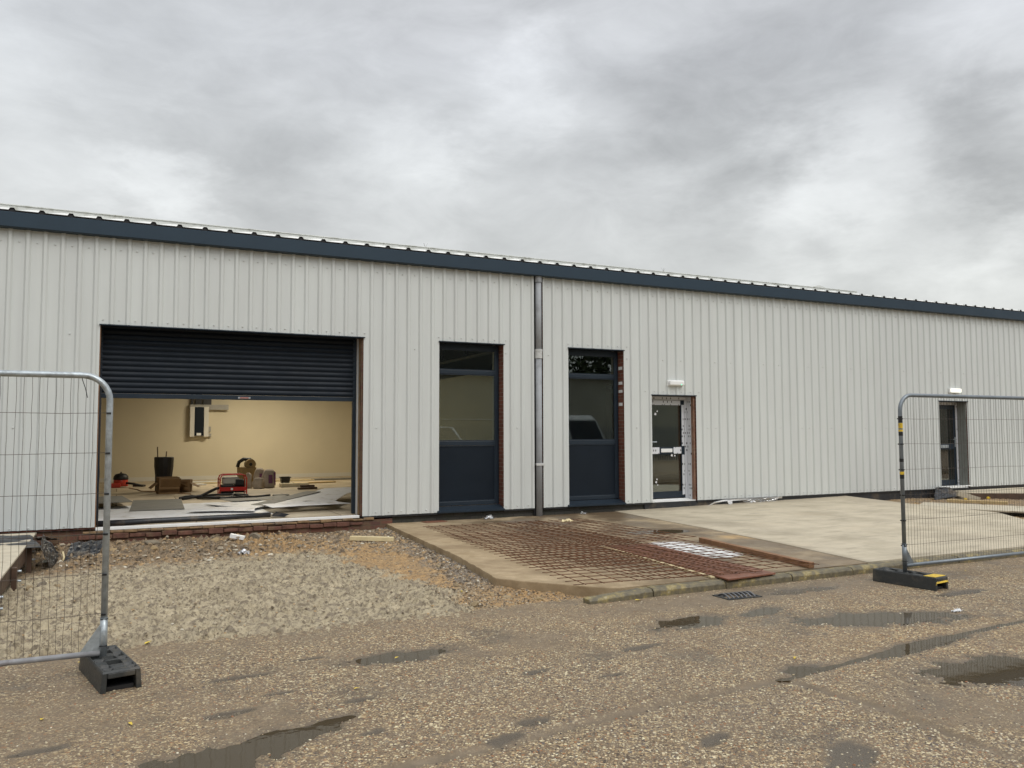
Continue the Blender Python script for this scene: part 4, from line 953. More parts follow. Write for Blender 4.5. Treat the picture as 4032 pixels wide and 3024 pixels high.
# far clutter: strips on the floor near the back wall
for i, (cx, cy, w_, l_, rz, mt, lb) in enumerate([(3.0, 25.2, 2.0, .10, .02, 'timber_pale', 'long pale batten along the back of the room'), (2.2, 26.0, 1.2, .08, -.03, 'white_pvc', 'thin white batten below the skirting'), (4.9, 25.4, 1.6, .09, .05, 'timber_pale', 'pale batten right of the black tub'), (5.2, 24.0, 1.2, .3, .1, 'timber_new', 'flat tan board near the right jamb at the back'), (6.2, 25.6, 1.4, .5, 0, 'sheet_dark', 'dark flat board against the skirting at the right'), (2.0, 24.6, .5, .35, .4, 'sheet', 'small pale scrap sheet left of the drum')]):
    boardobj('floor_batten', cx, cy, FZ + .02, w_, l_, .03, rz, M[mt], lb, 'board', 'flat offcuts at the back of the unit', bevel=0)
# rolled black membrane lying along the threshold
m = MB(); m.tube([(-.27, 14.42, .21), (.6, 14.47, .215), (1.5, 14.5, .22), (2.4, 14.52, .225)], [.05, .048, .045, .04], 12)
tag(m.build('membrane_roll', M['black_membrane'], smooth=True), 'long roll of black membrane lying along the shutter threshold', 'roll')
m = MB(); m.add([(2.4, 14.45, .2), (2.62, 14.42, .19), (2.72, 14.5, .22), (2.66, 14.6, .2), (2.5, 14.55, .27), (2.42, 14.6, .2)], [(0, 1, 4), (1, 2, 4), (2, 3, 4), (3, 5, 4), (5, 0, 4)])
tag(m.build('crumpled_wrap', M['black_membrane']), 'crumpled black wrap at the end of the membrane roll', 'wrap')

# ------------------------------------------------------------------ fence panels and feet
def fence(px, py, sgn, zb, mat, label, kink, lower_mat):
    """px, py the near post; panel runs sgn along x"""
    o = empty('mesh_barrier', (px, py, 0), 0, label, 'fence panel', 'round top mesh site fence panels')
    ZT = 2.018; Lp = 3.45; rb = .17; m = MB(); pts = [(0, 0, zb - .13), (0, 0, ZT - rb)]
    pts += [(sgn * (rb - rb * math.cos(a)), 0, ZT - rb + rb * math.sin(a)) for a in np.linspace(.2, math.pi / 2, 8)]
    pts += [(sgn * (Lp - rb + rb * math.sin(a)), 0, ZT - rb + rb * math.cos(a)) for a in np.linspace(0, math.pi / 2, 8)]
    pts += [(sgn * Lp, 0, zb - .13)]
    m.tube(pts, .021, 14); m.build('frame', mat, o, smooth=True)
    m = MB(); m.tube([(0, 0, zb - .005), (0, 0, zb + .23)], .0235, 14); m.build('sleeve', mat, o, smooth=True)
    m = MB(); m.tube([(sgn * .02, 0, zb), (sgn * (Lp - .02), 0, zb)], .019, 12); m.build('lower_rail', lower_mat, o, smooth=True)
    m = MB(); m.add([(sgn * .015, -.004, zb + .20), (sgn * .15, -.004, zb + .0), (sgn * .015, -.004, zb + .0), (sgn * .015, .004, zb + .20), (sgn * .15, .004, zb + .0), (sgn * .015, .004, zb + .0)], [(0, 1, 2), (5, 4, 3), (0, 3, 4, 1)])
    m.build('gusset', mat, o)
    m = MB(); rr = random.Random(int(px * 100) + 5); sp_ = .0455; n = int((Lp - .06) / sp_)
    zs = [zb, .41, .675, .945, 1.215, 1.49, 1.762, ZT]
    for i in range(1, n + 1):
        x = i * sp_ + .01
        top = ZT if x > .16 and x < Lp - .16 else ZT - rb + math.sqrt(max(0, rb ** 2 - (rb - min(x, Lp - x)) ** 2))
        pts = []; amp = kink * (1.6 if rr.random() < .12 else 1)
        drift = rr.uniform(-1, 1) * kink * .5
        for j in range(len(zs) - 1):
            pts.append((sgn * (x + rr.uniform(-1, 1) * kink * .35), .021, zs[j]))
            pts.append((sgn * (x + drift * math.sin(j + i * .3) + rr.uniform(-1, 1) * amp), .021 + rr.uniform(-1, 1) * kink * .3, (zs[j] * .5 + min(zs[j + 1], top) * .5)))
        pts.append((sgn * x, .021, top + .01)); m.tube(pts, .0014, 5, False)
    for z in zs[1:-1]:
        m.tube([(0, .018, z + .004)] + [(sgn * (Lp * k / 12), .019 + .002 * math.sin(k), z + .003 * math.sin(k * 1.7 + z * 9)) for k in range(1, 12)] + [(sgn * Lp, .018, z)], .0018, 5)
    m.build('wire_mesh', M['wire'], o)
    m = MB()
    for z in zs[1:-1]: m.box(-.02, .01, -.026, .026, z - .006, z + .006)
    m.box(-.0245, .0245, -.0245, .0245, zb + .045, zb + .049).box(-.0245, .0245, -.0245, .0245, zb + .225, zb + .229)
    m.build('wire_weld', M['black'], o)
    return o
fl = fence(-.055, 6.20, -1, .155, M['galv'], 'left site fence panel, bright galvanised with rusty lower rail', .006, M['galv_rust'])
m = MB(); m.tube([(-.17, -.024, 2.0), (-.17, -.028, 1.99), (-.15, -.035, 1.93), (-.135, -.04, 1.865)], .0028, 5); m.build('cable_tie', M['black'], fl)
fr = fence(7.575, 6.05, 1, .20, M['galv_dark'], 'right site fence panel, dull grey with hazard tape scraps on its post', .005, M['galv_dark'])
for z, h in ((1.72, .07), (1.58, .04), (1.30, .035), (1.12, .07)): MB().tube([(0, 0, z), (0, .0, z + h)], .0225, 12).build('black_tape', M['black'], fr)
for z, h in ((1.66, .055), (1.625, .02), (1.165, .03)): MB().tube([(0, 0, z), (0, 0, z + h)], .0228, 12).build('yellow_tape', M['yellow'], fr)

def foot(x, y, rz, label, ends):
    o = empty('ballast_block', (x, y, 0), rz, label, 'fence foot', 'heavy plastic feet holding the fence panels')
    W2, L2, H = .112, .35, .135
    nx, ny = 29, 85; xs_ = np.linspace(-W2 + .006, W2 - .006, nx); ys_ = np.linspace(-L2 + .012, L2 - .012, ny); Xf, Yf = np.meshgrid(xs_, ys_)
    Zf = np.full(Xf.shape, H)
    def rec(cx, cy, hx, hy, d, sharp=.006):
        k = (1 - ss(0, sharp, np.abs(Xf - cx) - hx)) * (1 - ss(0, sharp, np.abs(Yf - cy) - hy)); Zf[:] = np.minimum(Zf, H - d * k)
    for cy in (-.13, .17): rec(0, cy, .035, .042, .1)
    for cy in (-.29, -.215, -.05, .045, .09, .26): 
        for sx_ in (-1, 1): rec(sx_ * .068, cy, .020, .022, .022, .014)
    rec(0, -.26, .05, .012, .006); rec(0, .30, .05, .02, .02)
    rec(0, .0, .03, .03, .05)
    # skirts
    P = np.pad(Xf, 1, mode='edge'); Q = np.pad(Yf, 1, mode='edge'); Zp = np.pad(Zf, 1, mode='edge')
    P[:, 0] = -W2; P[:, -1] = W2; Q[0, :] = -L2; Q[-1, :] = L2; Zp[0, :] -= .012; Zp[-1, :] -= .012; Zp[:, 0] = H - .012; Zp[:, -1] = H - .012
    t_ = grid_mesh('top', P, Q, Zp, M['rubber'], smooth=False); t_.parent = o
    m = MB(); z1 = H - .0125
    # flared side walls, end walls with an arched opening
    for sx_ in (-1, 1):
        m.add([(sx_ * W2, -L2, z1), (sx_ * W2, L2, z1), (sx_ * (W2 + .010), L2, 0), (sx_ * (W2 + .010), -L2, 0), (sx_ * (W2 - .03), -L2, z1), (sx_ * (W2 - .03), L2, z1), (sx_ * (W2 - .024), L2, 0), (sx_ * (W2 - .024), -L2, 0)],
              [(0, 1, 2, 3), (4, 7, 6, 5), (0, 3, 7, 4), (1, 5, 6, 2), (3, 2, 6, 7)])
    for e in (-1, 1): m.box(-W2 + .0302, W2 - .0302, min(e * L2, e * (L2 - .03)), max(e * L2, e * (L2 - .03)), .088, z1)
    m.build('body', M['rubber'], o, bevel=.006)
    MB().box(-W2 + .032, W2 - .032, -L2 + .035, L2 - .035, .002, .03).build('cavity', M['black'], o)
    if ends:
        m = MB(); s_ = -1
        m.add([(-.10, -L2 + .14, H + .001), (.10, -L2 + .14, H + .001), (.10, -L2 + .02, H + .004), (-.10, -L2 + .02, H + .004), (.112, -L2 - .006, .075), (-.112, -L2 - .006, .075), (-W2 - .004, -L2 + .14, .06), (W2 + .004, -L2 + .14, .06), (-W2 - .004, -L2 - .004, .06), (W2 + .004, -L2 - .004, .06)],
              [(0, 3, 2, 1), (3, 5, 4, 2), (0, 6, 8, 5), (0, 5, 3), (1, 4, 9), (1, 9, 7), (1, 2, 4)])
        m.build('reflector', M['yellow'], o)
    return o
foot(-.015, 6.125, R(14) * 0 + R(12), 'black moulded plastic fence foot under the left post', False)
foot(7.60, 6.02, R(8), 'black fence foot with yellow end cap under the right post', True)

# ------------------------------------------------------------------ reinforcement, boards and timber on the slab
def steel_mesh(cx, cy, w_, l_, rz, dz, label, sx_=.2, sy_=.2):
    m = MB(); c_, s_ = math.cos(rz), math.sin(rz)
    rr = random.Random(int(cx * 77))
    def W(x, y, h=0):
        X_ = cx + x * c_ - y * s_; Y_ = cy + x * s_ + y * c_; Yc = max(Y_, 6.86); return (X_, Y_, float(slab_z(X_, Yc)) + dz + h + .004 * math.sin(X_ * 3 + Y_ * 2 + cx))
    nx = int(w_ / sx_); ny = int(l_ / sy_)
    for i in range(nx + 1):
        x = -w_ / 2 + i * sx_ + .03; b_ = rr.uniform(-.004, .004)
        m.tube([W(x + b_ * math.sin(k), -l_ / 2 - .05 + (l_ + .1) * k / 14, .009) for k in range(15)], .0042, 6)
    for j in range(ny + 1):
        y = -l_ / 2 + j * sy_ + .03; b_ = rr.uniform(-.004, .004)
        m.tube([W(-w_ / 2 - .07 + (w_ + .14) * k / 8, y + b_ * math.sin(k), .0) for k in range(9)], .0042, 6)
    return tag(m.build('steel_mesh', M['rebar'], smooth=True), label, 'steel mesh', 'rusty reinforcement mesh sheets on the slab')
steel_mesh(5.64, 10.6, 2.05, 5.0, R(-3.5), .012, 'rusty reinforcement mesh sheet lying deepest, nearest the building')
steel_mesh(5.42, 9.25, 2.1, 4.7, R(-5.5), .034, 'rusty reinforcement mesh sheet overhanging the bare left edge of the slab')
steel_mesh(5.95, 8.25, 2.2, 2.9, R(-1.5), .056, 'rusty mesh sheet laid over the red and white boards, reaching the timber baulk', .2, .2)
steel_mesh(6.55, 10.9, 1.6, 3.1, R(1.2), .075, 'rusty mesh sheet nearest the puddle on the slab', .2, .2)
o = MB().prism([(5.70, 6.66), (6.40, 6.72), (6.66, 9.36), (6.02, 9.54)], lambda x, y: float(slab_z(x, max(y, 6.86))) + .006, lambda x, y: float(slab_z(x, max(y, 6.86))) + .024).build('shuttering_board', M['ply_red'], bevel=.003)
tag(o, 'red brown shuttering board under the mesh, overhanging the kerb', 'board')
o = MB().prism([(5.64, 6.86), (5.69, 6.86), (6.0, 9.5), (5.95, 9.52)], lambda x, y: float(slab_z(x, y)) + .004, lambda x, y: float(slab_z(x, y)) + .02).build('timber_batten', M['timber_pale'])
tag(o, 'thin pale batten along the left edge of the red board', 'batten')
o = MB().prism([(6.56, 8.0), (6.85, 7.93), (7.13, 8.02), (7.17, 8.6), (7.22, 9.50), (6.85, 9.56), (6.69, 9.48)], lambda x, y: float(slab_z(x, y)) + .004, lambda x, y: float(slab_z(x, y)) + .016).build('painted_board', M['white_board'], bevel=.003)
tag(o, 'dirty white painted board lying under the mesh', 'board')
o = MB().prism([(7.48, 9.35), (7.56, 9.36), (7.12, 6.87), (7.04, 6.87)], lambda x, y: float(slab_z(x, y)) + .002, lambda x, y: float(slab_z(x, y)) + .066).build('timber_baulk', M['timber_orange'], bevel=.004)
tag(o, 'long orange brown timber baulk on edge beside the mesh', 'timber')
boardobj('timber_batten', 3.59, 12.42, -.012, .70, .095, .062, R(-38), M['timber_pale'], 'short pale sawn batten lying on the sand by the slab', 'batten')
boardobj('steel_plate', 5.2, 13.98, float(slab_z(5.2, 13.98)) + .008, .42, .22, .008, R(4), M['ply_red'], 'small rusty plate on the slab by the wall', 'plate')

# ------------------------------------------------------------------ left walkway, membranes, props
wk = empty('timber_walkway', (-1.95, 10.9, 0), 0, 'pale plywood walkway on dark timber legs behind the left fence', 'walkway')
TA, TB = (-.94, 9.0), (-.96, 11.55)
m = MB(); m.prism([(-3.2, 8.2), (-.95, 8.2), (-.97, 12.9), (-3.2, 12.9)], .262, .282); d_ = m.build('deck', M['ply'], wk); d_.matrix_parent_inverse = Matrix.Translation((1.95, -10.9, 0))
m = MB(); m.box(-1.005, -.965, 8.2, 12.9, .09, .258); e_ = m.build('side_board', M['timber_dark'], wk); e_.matrix_parent_inverse = Matrix.Translation((1.95, -10.9, 0))
for y in (8.4, 9.9, 11.5):
    m = MB(); m.box(-.96, -.91, y, y + .06, -.12, .24); e_ = m.build('leg', M['timber_dark'], wk, bevel=.004); e_.matrix_parent_inverse = Matrix.Translation((1.95, -10.9, 0))
    m = MB(); m.tube([(-.905, y + .03, .2), (-.87, y + .03, .2)], .012, 6).tube([(-.905, y + .03, .1), (-.87, y + .03, .1)], .012, 6); e_ = m.build('bolt', M['galv'], wk); e_.matrix_parent_inverse = Matrix.Translation((1.95, -10.9, 0))
def drape(name, P, mat, label, cat, n=10, wob=.03, seed=1, th=.004):
    """bilinear patch over four corners, crumpled"""
    a, b, c, d = [np.array(p, float) for p in P]; U, V = np.meshgrid(np.linspace(0, 1, n * 2), np.linspace(0, 1, n * 2))
    Q = [(a[i] * (1 - U) + b[i] * U) * (1 - V) + (d[i] * (1 - U) + c[i] * U) * V for i in range(3)]
    nz = fbm(U * 3, V * 3, 1.3, 3, seed) * wob
    o = grid_mesh(name, Q[0] + nz * .4, Q[1] - nz, Q[2] + nz, mat, smooth=False)
    sm_ = o.modifiers.new('solid', 'SOLIDIFY'); sm_.thickness = th
    return tag(o, label, cat, 'black membrane sheets at the left plinth' if 'membrane' in name else None)
drape('membrane_sheet', [(-3, 11.1, .30), (-.80, 11.35, .26), (-1.0, 12.4, .31), (-3, 12.4, .36)], M['black_membrane'], 'black membrane sheet draped over the end of the walkway', 'membrane', wob=.05, seed=2)
drape('membrane_sheet', [(-.80, 11.36, .25), (-.72, 11.75, -.05), (-.62, 12.6, -.04), (-.86, 12.4, .30)], M['black_membrane'], 'black membrane flap hanging down beside the walkway', 'membrane', wob=.05, seed=3)
drape('membrane_sheet', [(-3, 12.3, .30), (-.95, 12.6, .27), (-.75, 14.05, .05), (-3, 14.05, .13)], M['black_membrane'], 'black membrane sheet lying against the brick plinth', 'membrane', wob=.06, seed=4)
drape('membrane_sheet', [(-.60, 12.1, -.06), (-.22, 12.5, -.05), (-.12, 13.2, .10), (-.55, 13.0, .11)], M['black_membrane'], 'small black membrane flap among the rubble', 'membrane', wob=.05, seed=5)
m = MB(); m.tube([(-.62, 12.35, .07), (-.6, 12.3, .0), (-.62, 12.28, -.06)], .012, 6); tag(m.build('rope_end', M['timber_pale'], smooth=True), 'short frayed rope end hanging by the membrane', 'rope')

# ------------------------------------------------------------------ right yard beyond the fence
boardobj('pale_board', 16.1, 11.0, .052, 1.35, 2.3, .03, R(30), M['ply'], 'wide pale board laid beside the new concrete', 'board')
boardobj('timber_batten', 16.85, 11.6, .10, .16, 1.15, .06, R(32), M['timber_new'], 'orange edged timber lying on the pale board', 'timber')
wk = MB().prism([(19.3, 14.05), (24.5, 14.05), (24.5, 10.2), (19.15, 13.3)], -.1, .10).build('raised_path', M['new_concrete']); tag(wk, kind='structure')
m = MB(); m.prism([(19.10, 13.28), (24.5, 10.14), (24.5, 10.19), (19.12, 13.32)], -.1, .094); tag(m.build('edging_board', M['timber_dark']), 'dark wet timber edging along the raised path', 'edging board')
drape('plinth_sheet', [(18.35, 13.75, -.06), (19.25, 13.65, .0), (19.3, 14.0, .20), (18.75, 14.0, .21)], M['black_membrane'], 'black sheet leaning under the far blue door', 'sheet', wob=.03, seed=6)
boardobj('white_strip', 19.5, 13.98, .22, 1.25, .06, .02, R(0), M['white_pvc'], 'white sill strip lying above the leaning black sheet', 'strip')
boardobj('timber_offcut', 19.0, 13.3, .02, .16, .5, .12, R(50), M['ply'], 'grey timber block propped below the far door', 'timber', rx=.3)
for x, y, s_ in ((19.45, 13.1, .05), (18.75, 13.2, .035)):
    m = MB(); m.lathe([(s_, 0), (s_ * 1.1, s_), (s_ * .5, s_ * 1.3)], n=7); tag(m.build('yellow_scrap', M['yellow'], loc=(x, y, -.05)), 'yellow plastic scrap on rubble left of the raised path' if x < 19 else 'bigger yellow plastic scrap beside the raised path', 'scrap')

# torn plastic at the foot of the cladding, right of the door
m = MB()
pts = [(11.42, 0.03), (11.62, .12), (11.9, .155), (12.5, .165), (13.1, .16), (13.6, .165)]
vs = []
for i, (x, z) in enumerate(pts): vs += [(x, 14.0 - .02 * math.sin(i * 2), z), (x + .02, 14.03 - .02 * math.sin(i), z - .035 - .01 * math.sin(i * 3))]
m.add(vs, [(2 * i, 2 * i + 1, 2 * i + 3, 2 * i + 2) for i in range(len(pts) - 1)])
o = m.build('plastic_strip', M['trash']); sm_ = o.modifiers.new('s', 'SOLIDIFY'); sm_.thickness = .003
tag(o, 'torn white plastic strip hanging below the cladding right of the taped door', 'plastic strip')
drape('polythene_scrap', [(12.4, 14.0, .14), (13.5, 14.0, .15), (13.3, 13.97, .05), (12.5, 13.97, .06)], M['poly'], 'torn clear polythene hanging below the cladding', 'polythene', wob=.05, seed=8)
drape('plastic_rag', [(11.98, 13.99, .14), (12.12, 13.99, .14), (12.1, 13.97, .04), (12.0, 13.97, .06)], M['trash'], 'small white rag hanging beside the torn plastic strip', 'rag', wob=.03, seed=9, n=4)
def crumple(name, x, y, z, s_, mat, label, cat, seed, grp=None):
    rr = random.Random(seed); m = MB(); n = 7; vs = []
    for i in range(n):
        for j in range(n): vs.append((x + s_ * (i / n - .5) * 2 + rr.uniform(-.3, .3) * s_, y + s_ * (j / n - .5) + rr.uniform(-.3, .3) * s_, z + abs(rr.gauss(0, .35)) * s_ * (1 - abs(i / n - .5))))
    m.add(vs, [(i * n + j, i * n + j + 1, (i + 1) * n + j + 1, (i + 1) * n + j) for i in range(n - 1) for j in range(n - 1)])
    o = m.build(name, mat); sm_ = o.modifiers.new('s', 'SOLIDIFY'); sm_.thickness = .002; return tag(o, label, cat, grp)
crumple('plastic_bag', 6.28, 13.95, .02, .13, M['poly'], 'crumpled clear plastic bag by the wall under the left tall window', 'bag', 1)
crumple('plastic_bag', 8.32, 13.95, .02, .07, M['poly'], 'small clear plastic scrap by the wall under the right tall window', 'bag', 2)
crumple('foil_scrap', 1.61, 11.85, gz(1.61, 11.85) + .01, .11, M['foil'], 'crumpled silver foil on the rubble', 'foil', 3)
boardobj('white_block', 1.70, 13.25, gz(1.7, 13.25) + .05, .22, .08, .06, R(-18), M['white_pvc'], 'white oblong plastic block among rubble by the shutter sill', 'block', ry=.2)
crumple('paper_scrap', 6.9, 12.1, float(slab_z(6.9, 12.1)) + .08, .10, M['timber_pale'], 'torn pale paper scrap caught on the mesh', 'paper', 4)
crumple('paper_scrap', 6.86, 4.95, .0, .05, M['trash'], 'white paper scrap lying on the wet road at the right', 'paper', 6)

# ------------------------------------------------------------------ rubble stones, chippings, leaves
def stone_mesh(seed):
    rr = random.Random(seed); import bmesh
    bm = bmesh.new(); bmesh.ops.create_icosphere(bm, subdivisions=2, radius=1)
    pl_ = [(Vector((rr.gauss(0, 1), rr.gauss(0, 1), rr.gauss(0, 1))).normalized(), rr.uniform(.5, .8)) for _ in range(9)]
    for v in bm.verts:
        for nn, dd in pl_:
            k = v.co.dot(nn)
            if k > dd: v.co -= nn * (k - dd)
        v.co *= 1 + rr.uniform(-.05, .05)
    me = bpy.data.meshes.new('rubble_stone'); bm.to_mesh(me); bm.free(); me.materials.append(M['stone']); return me
sm4 = [stone_mesh(i) for i in range(6)]
spots = [(-.01, 13.03, .15), (.36, 13.28, .10), (.51, 13.51, .17), (.85, 13.55, .10), (1.1, 13.4, .08), (1.4, 13.55, .11), (1.73, 13.5, .09), (2.0, 13.45, .15), (2.25, 13.4, .11), (-.45, 13.35, .10), (-.25, 13.4, .13), (-.65, 13.5, .1),
         (.1, 12.3, .09), (-.3, 12.2, .08), (.5, 12.6, .08), (.9, 12.5, .09), (1.3, 12.4, .07), (1.85, 12.3, .1), (1.55, 11.3, .08), (1.7, 11.0, .09), (1.35, 11.06, .06), (2.1, 12.2, .08), (2.4, 12.0, .07), (2.2, 11.4, .08), (-.2, 11.5, .08), (.2, 11.2, .07), (-.7, 10.2, .1), (-.8, 10.0, .08), (-.55, 10.1, .07),
         (3.55, 7.45, .07), (3.75, 7.15, .08), (3.45, 7.6, .05), (3.05, 7.1, .06), (3.4, 6.95, .05), (3.85, 6.95, .06), (3.62, 9.6, .06), (3.3, 8.2, .05), (3.9, 6.75, .07), (3.2, 6.85, .05)]
for i, (x, y, s_) in enumerate(spots):
    o = bpy.data.objects.new('rubble_stone', sm4[i % 6]); col.objects.link(o); s_ *= .85
    o.location = (x, y, gz(x, y) + s_ * .2); o.scale = (s_ * random.uniform(.9, 1.2), s_ * random.uniform(.6, .9), s_ * random.uniform(.45, .65)); o.rotation_euler = (random.uniform(-.3, .3), random.uniform(-.3, .3), random.uniform(0, 6))
    lb = 'angular stone in the loose rubble at the foot of the brick sill' if y > 10.9 else ('angular stone beside the walkway legs' if x < 0 else 'loose stone in the sand beside the slab corner')
    tag(o, lb, 'stone', 'rubble stones at the brick sill' if y > 10.9 else ('stones by the walkway' if x < 0 else 'stones around the slab corner'))
for i in range(26):
    x = random.uniform(15.9, 19.0); y = random.uniform(12.3, 13.95); s_ = random.uniform(.03, .07)
    o = bpy.data.objects.new('rubble_stone', sm4[i % 6]); col.objects.link(o); o.location = (x, y, -.05); o.scale = (s_, s_ * .8, s_ * .6); o.rotation_euler = (0, 0, random.uniform(0, 6))
    tag(o, 'small stone in the reddish rubble strip beyond the right fence', 'stone', 'stones in the rubble strip behind the right fence')
def chips(name, pts, label_kind='stuff'):
    rr = random.Random(3); V = []; F = []
    for x, y, z, s_ in pts:
        b = len(V); a = rr.uniform(0, 6.28); e = rr.uniform(.45, .95); c_, s2 = math.cos(a), math.sin(a); h = s_ * rr.uniform(.3, .7)
        for px, py, pz in ((-1, -.6, 0), (.2, -1, 0), (1, -.2, 0), (.6, .8, 0), (-.5, .9, 0), (-.5, -.3, 1), (.5, -.1, 1), (0, .5, .9)):
            px *= s_; py *= s_ * e; V.append((x + px * c_ - py * s2, y + px * s2 + py * c_, z + pz * h))
        F += [(b, b + 1, b + 6, b + 5), (b + 1, b + 2, b + 6), (b + 2, b + 3, b + 7, b + 6), (b + 3, b + 4, b + 7), (b + 4, b, b + 5, b + 7), (b + 5, b + 6, b + 7)]
    me = bpy.data.meshes.new(name); me.from_pydata(V, [], F); me.materials.append(M['chips']); o = bpy.data.objects.new(name, me); col.objects.link(o); return tag(o, kind='stuff')
pts = []
rr = random.Random(11)
while len(pts) < 3600:      # grey gravel strip along the slab edge
    y = rr.uniform(8.0, 13.9); x = float(slab_left(y)) - .04 - abs(rr.gauss(0, .2)); s_ = rr.uniform(.006, .02) * (1 if rr.random() < .9 else 1.8)
    if x > 2.6: pts.append((x, y, gz(x, y) - .001, s_))
while len(pts) < 6200:
    y = rr.uniform(6.75, 8.2); x = rr.uniform(2.9, 4.6); s_ = rr.uniform(.005, .016)
    if x < float(slab_left(y)) - .03: pts.append((x, y, gz(x, y) - .001, s_))
while len(pts) < 12500:
    y = rr.uniform(11.0, 14.05); x = rr.uniform(-1.5, 4.2); s_ = rr.uniform(.009, .034) * (1 if rr.random() < .9 else 1.7)
    if x < float(slab_left(y)) - .03 and rr.random() < ss(10.9, 12.4, np.array(y)) + .1: pts.append((x, y, gz(x, y) - .002, s_))
while len(pts) < 15500:
    y = rr.uniform(6.9, 11.3); x = rr.uniform(-2.5, 3.3); pts.append((x, y, gz(x, y) - .002, rr.uniform(.006, .018)))
chips('gravel', pts)
# loose flints proud of the road surface
pts = []
rgx = np.arange(-3.0, 13.01, .026); rgy = np.arange(1.0, 7.31, .026)
while len(pts) < 40000:
    y = 2.3 + 4.4 * rr.random() ** 1.3; x = rr.uniform(-.6, 1.0) + y * rr.uniform(-.1, 1.7)
    i, j = int((y - 1) / .026), int((x + 3) / .026)
    if not (0 <= i < roadz.shape[0] and 0 <= j < roadz.shape[1]): continue
    if rr.random() < float(silt[i, j] * .93): continue
    pts.append((x, y, float(roadz[i, j]) - .002, rr.uniform(.0032, .0098)))
ch = chips('gravel', pts); 
t = NT('flint_chips'); ge = t.n('ShaderNodeNewGeometry')
fm = t.pbr(t.ramp(ge.outputs['Random Per Island'], [(0, (.07, .055, .045)), (.12, (.17, .12, .08)), (.34, (.32, .235, .14)), (.52, (.48, .38, .22)), (.70, (.56, .48, .32)), (.86, (.66, .60, .45)), (.94, (.32, .14, .06))], 'CONSTANT'), .45)
ch.data.materials[0] = fm
LG = 'fallen yellow leaves'
for i, (x, y, z) in enumerate([(4.55, 6.62, .0), (5.45, 7.6, .12), (.25, 6.95, .01), (7.9, 6.55, 0), (-.35, 5.4, 0), (1.85, 5.72, .0), (.1, 5.1, 0), (8.9, 6.3, 0), (1.4, 5.15, 0), (3.2, 7.8, 0), (-.2, 6.6, .0), (9.6, 5.9, 0), (4.4, 4.45, 0)]):
    m = MB(); m.add([(-.035, 0, 0), (-.012, .016, .006), (.02, .012, .004), (.04, 0, .002), (.018, -.014, .008), (-.014, -.013, .004)], [(0, 5, 4, 3, 2, 1)])
    o = m.build('fallen_leaf', M['leaf'], loc=(x, y, z + .008)); o.rotation_euler = (.1, .15, i * 1.9); s_ = 1.0 if i < 4 else .6; o.scale = (s_, s_, 1)
    lb = {0: 'yellow leaf lying against the tapered kerb stone', 1: 'yellow leaf lying on the steel mesh'}.get(i, 'small yellow leaf lying on the open ground')
    tag(o, lb, 'leaf', LG)

# ------------------------------------------------------------------ behind the camera: what the windows mirror
# white van
def car(name, x, y, rz, prof, W_, mat, label, cat, glassrows):
    o = empty(name, (x, y, 0), rz, label, cat)
    m = MB(); n = len(prof); h = W_ / 2
    vs = []
    for s_ in (-1, 1):
        for px, pz in prof:
            k = h * (1 - .16 * max(0, (pz - 1.0)) / 1.0); vs.append((px, s_ * k, pz))
    fs = [tuple(range(n)), tuple(range(n, 2 * n))[::-1]] + [(i, n + i, n + (i + 1) % n, (i + 1) % n) for i in range(n)]
    m.add(vs, fs); m.build('body', mat, o, bevel=.05, seg=3)
    for px in (prof[0][0] + .75, prof[-1][0] - .8):
        for s_ in (-1, 1):
            wv = MB().tube([(px, s_ * h - .12 * s_, .31), (px, s_ * (h + .02), .31)], .31, 20).build('wheel', M['black'], o)
    for g_ in glassrows:
        MB().add(g_, [(0, 1, 2, 3)]).build('window', M['navy_panel'], o)
    return o
vp = [(-2.4, .3), (-2.45, .95), (-2.2, 1.15), (-1.35, 1.28), (-.75, 2.2), (-.4, 2.4), (2.4, 2.38), (2.5, 1.0), (2.45, .3)]
M['van'] = simple('white_van_paint', (.24, .25, .25), .25)
M['silver'] = simple('silver_car_paint', (.45, .48, .50), .22)
car('white_van', 18.3, -2.9, R(-90), vp, 1.95, M['van'], 'white van mirrored in the right tall window', 'van', [[(-1.32, -.78, 1.34), (-1.32, .78, 1.34), (-.80, .70, 2.14), (-.80, -.70, 2.14)]])
cp = [(-2.1, .3), (-2.2, .75), (-1.2, .98), (-.45, 1.42), (1.0, 1.46), (1.9, 1.05), (2.15, .9), (2.15, .3)]
car('silver_car', 10.7, -.6, R(-93), [(a_, b_ * 1.3) for a_, b_ in cp], 1.85, M['silver'], 'silver car mirrored at the left of the left tall window', 'car', [[(-1.16, -.74, 1.36), (-1.16, .74, 1.36), (-.52, .62, 1.83), (-.52, -.62, 1.83)]])
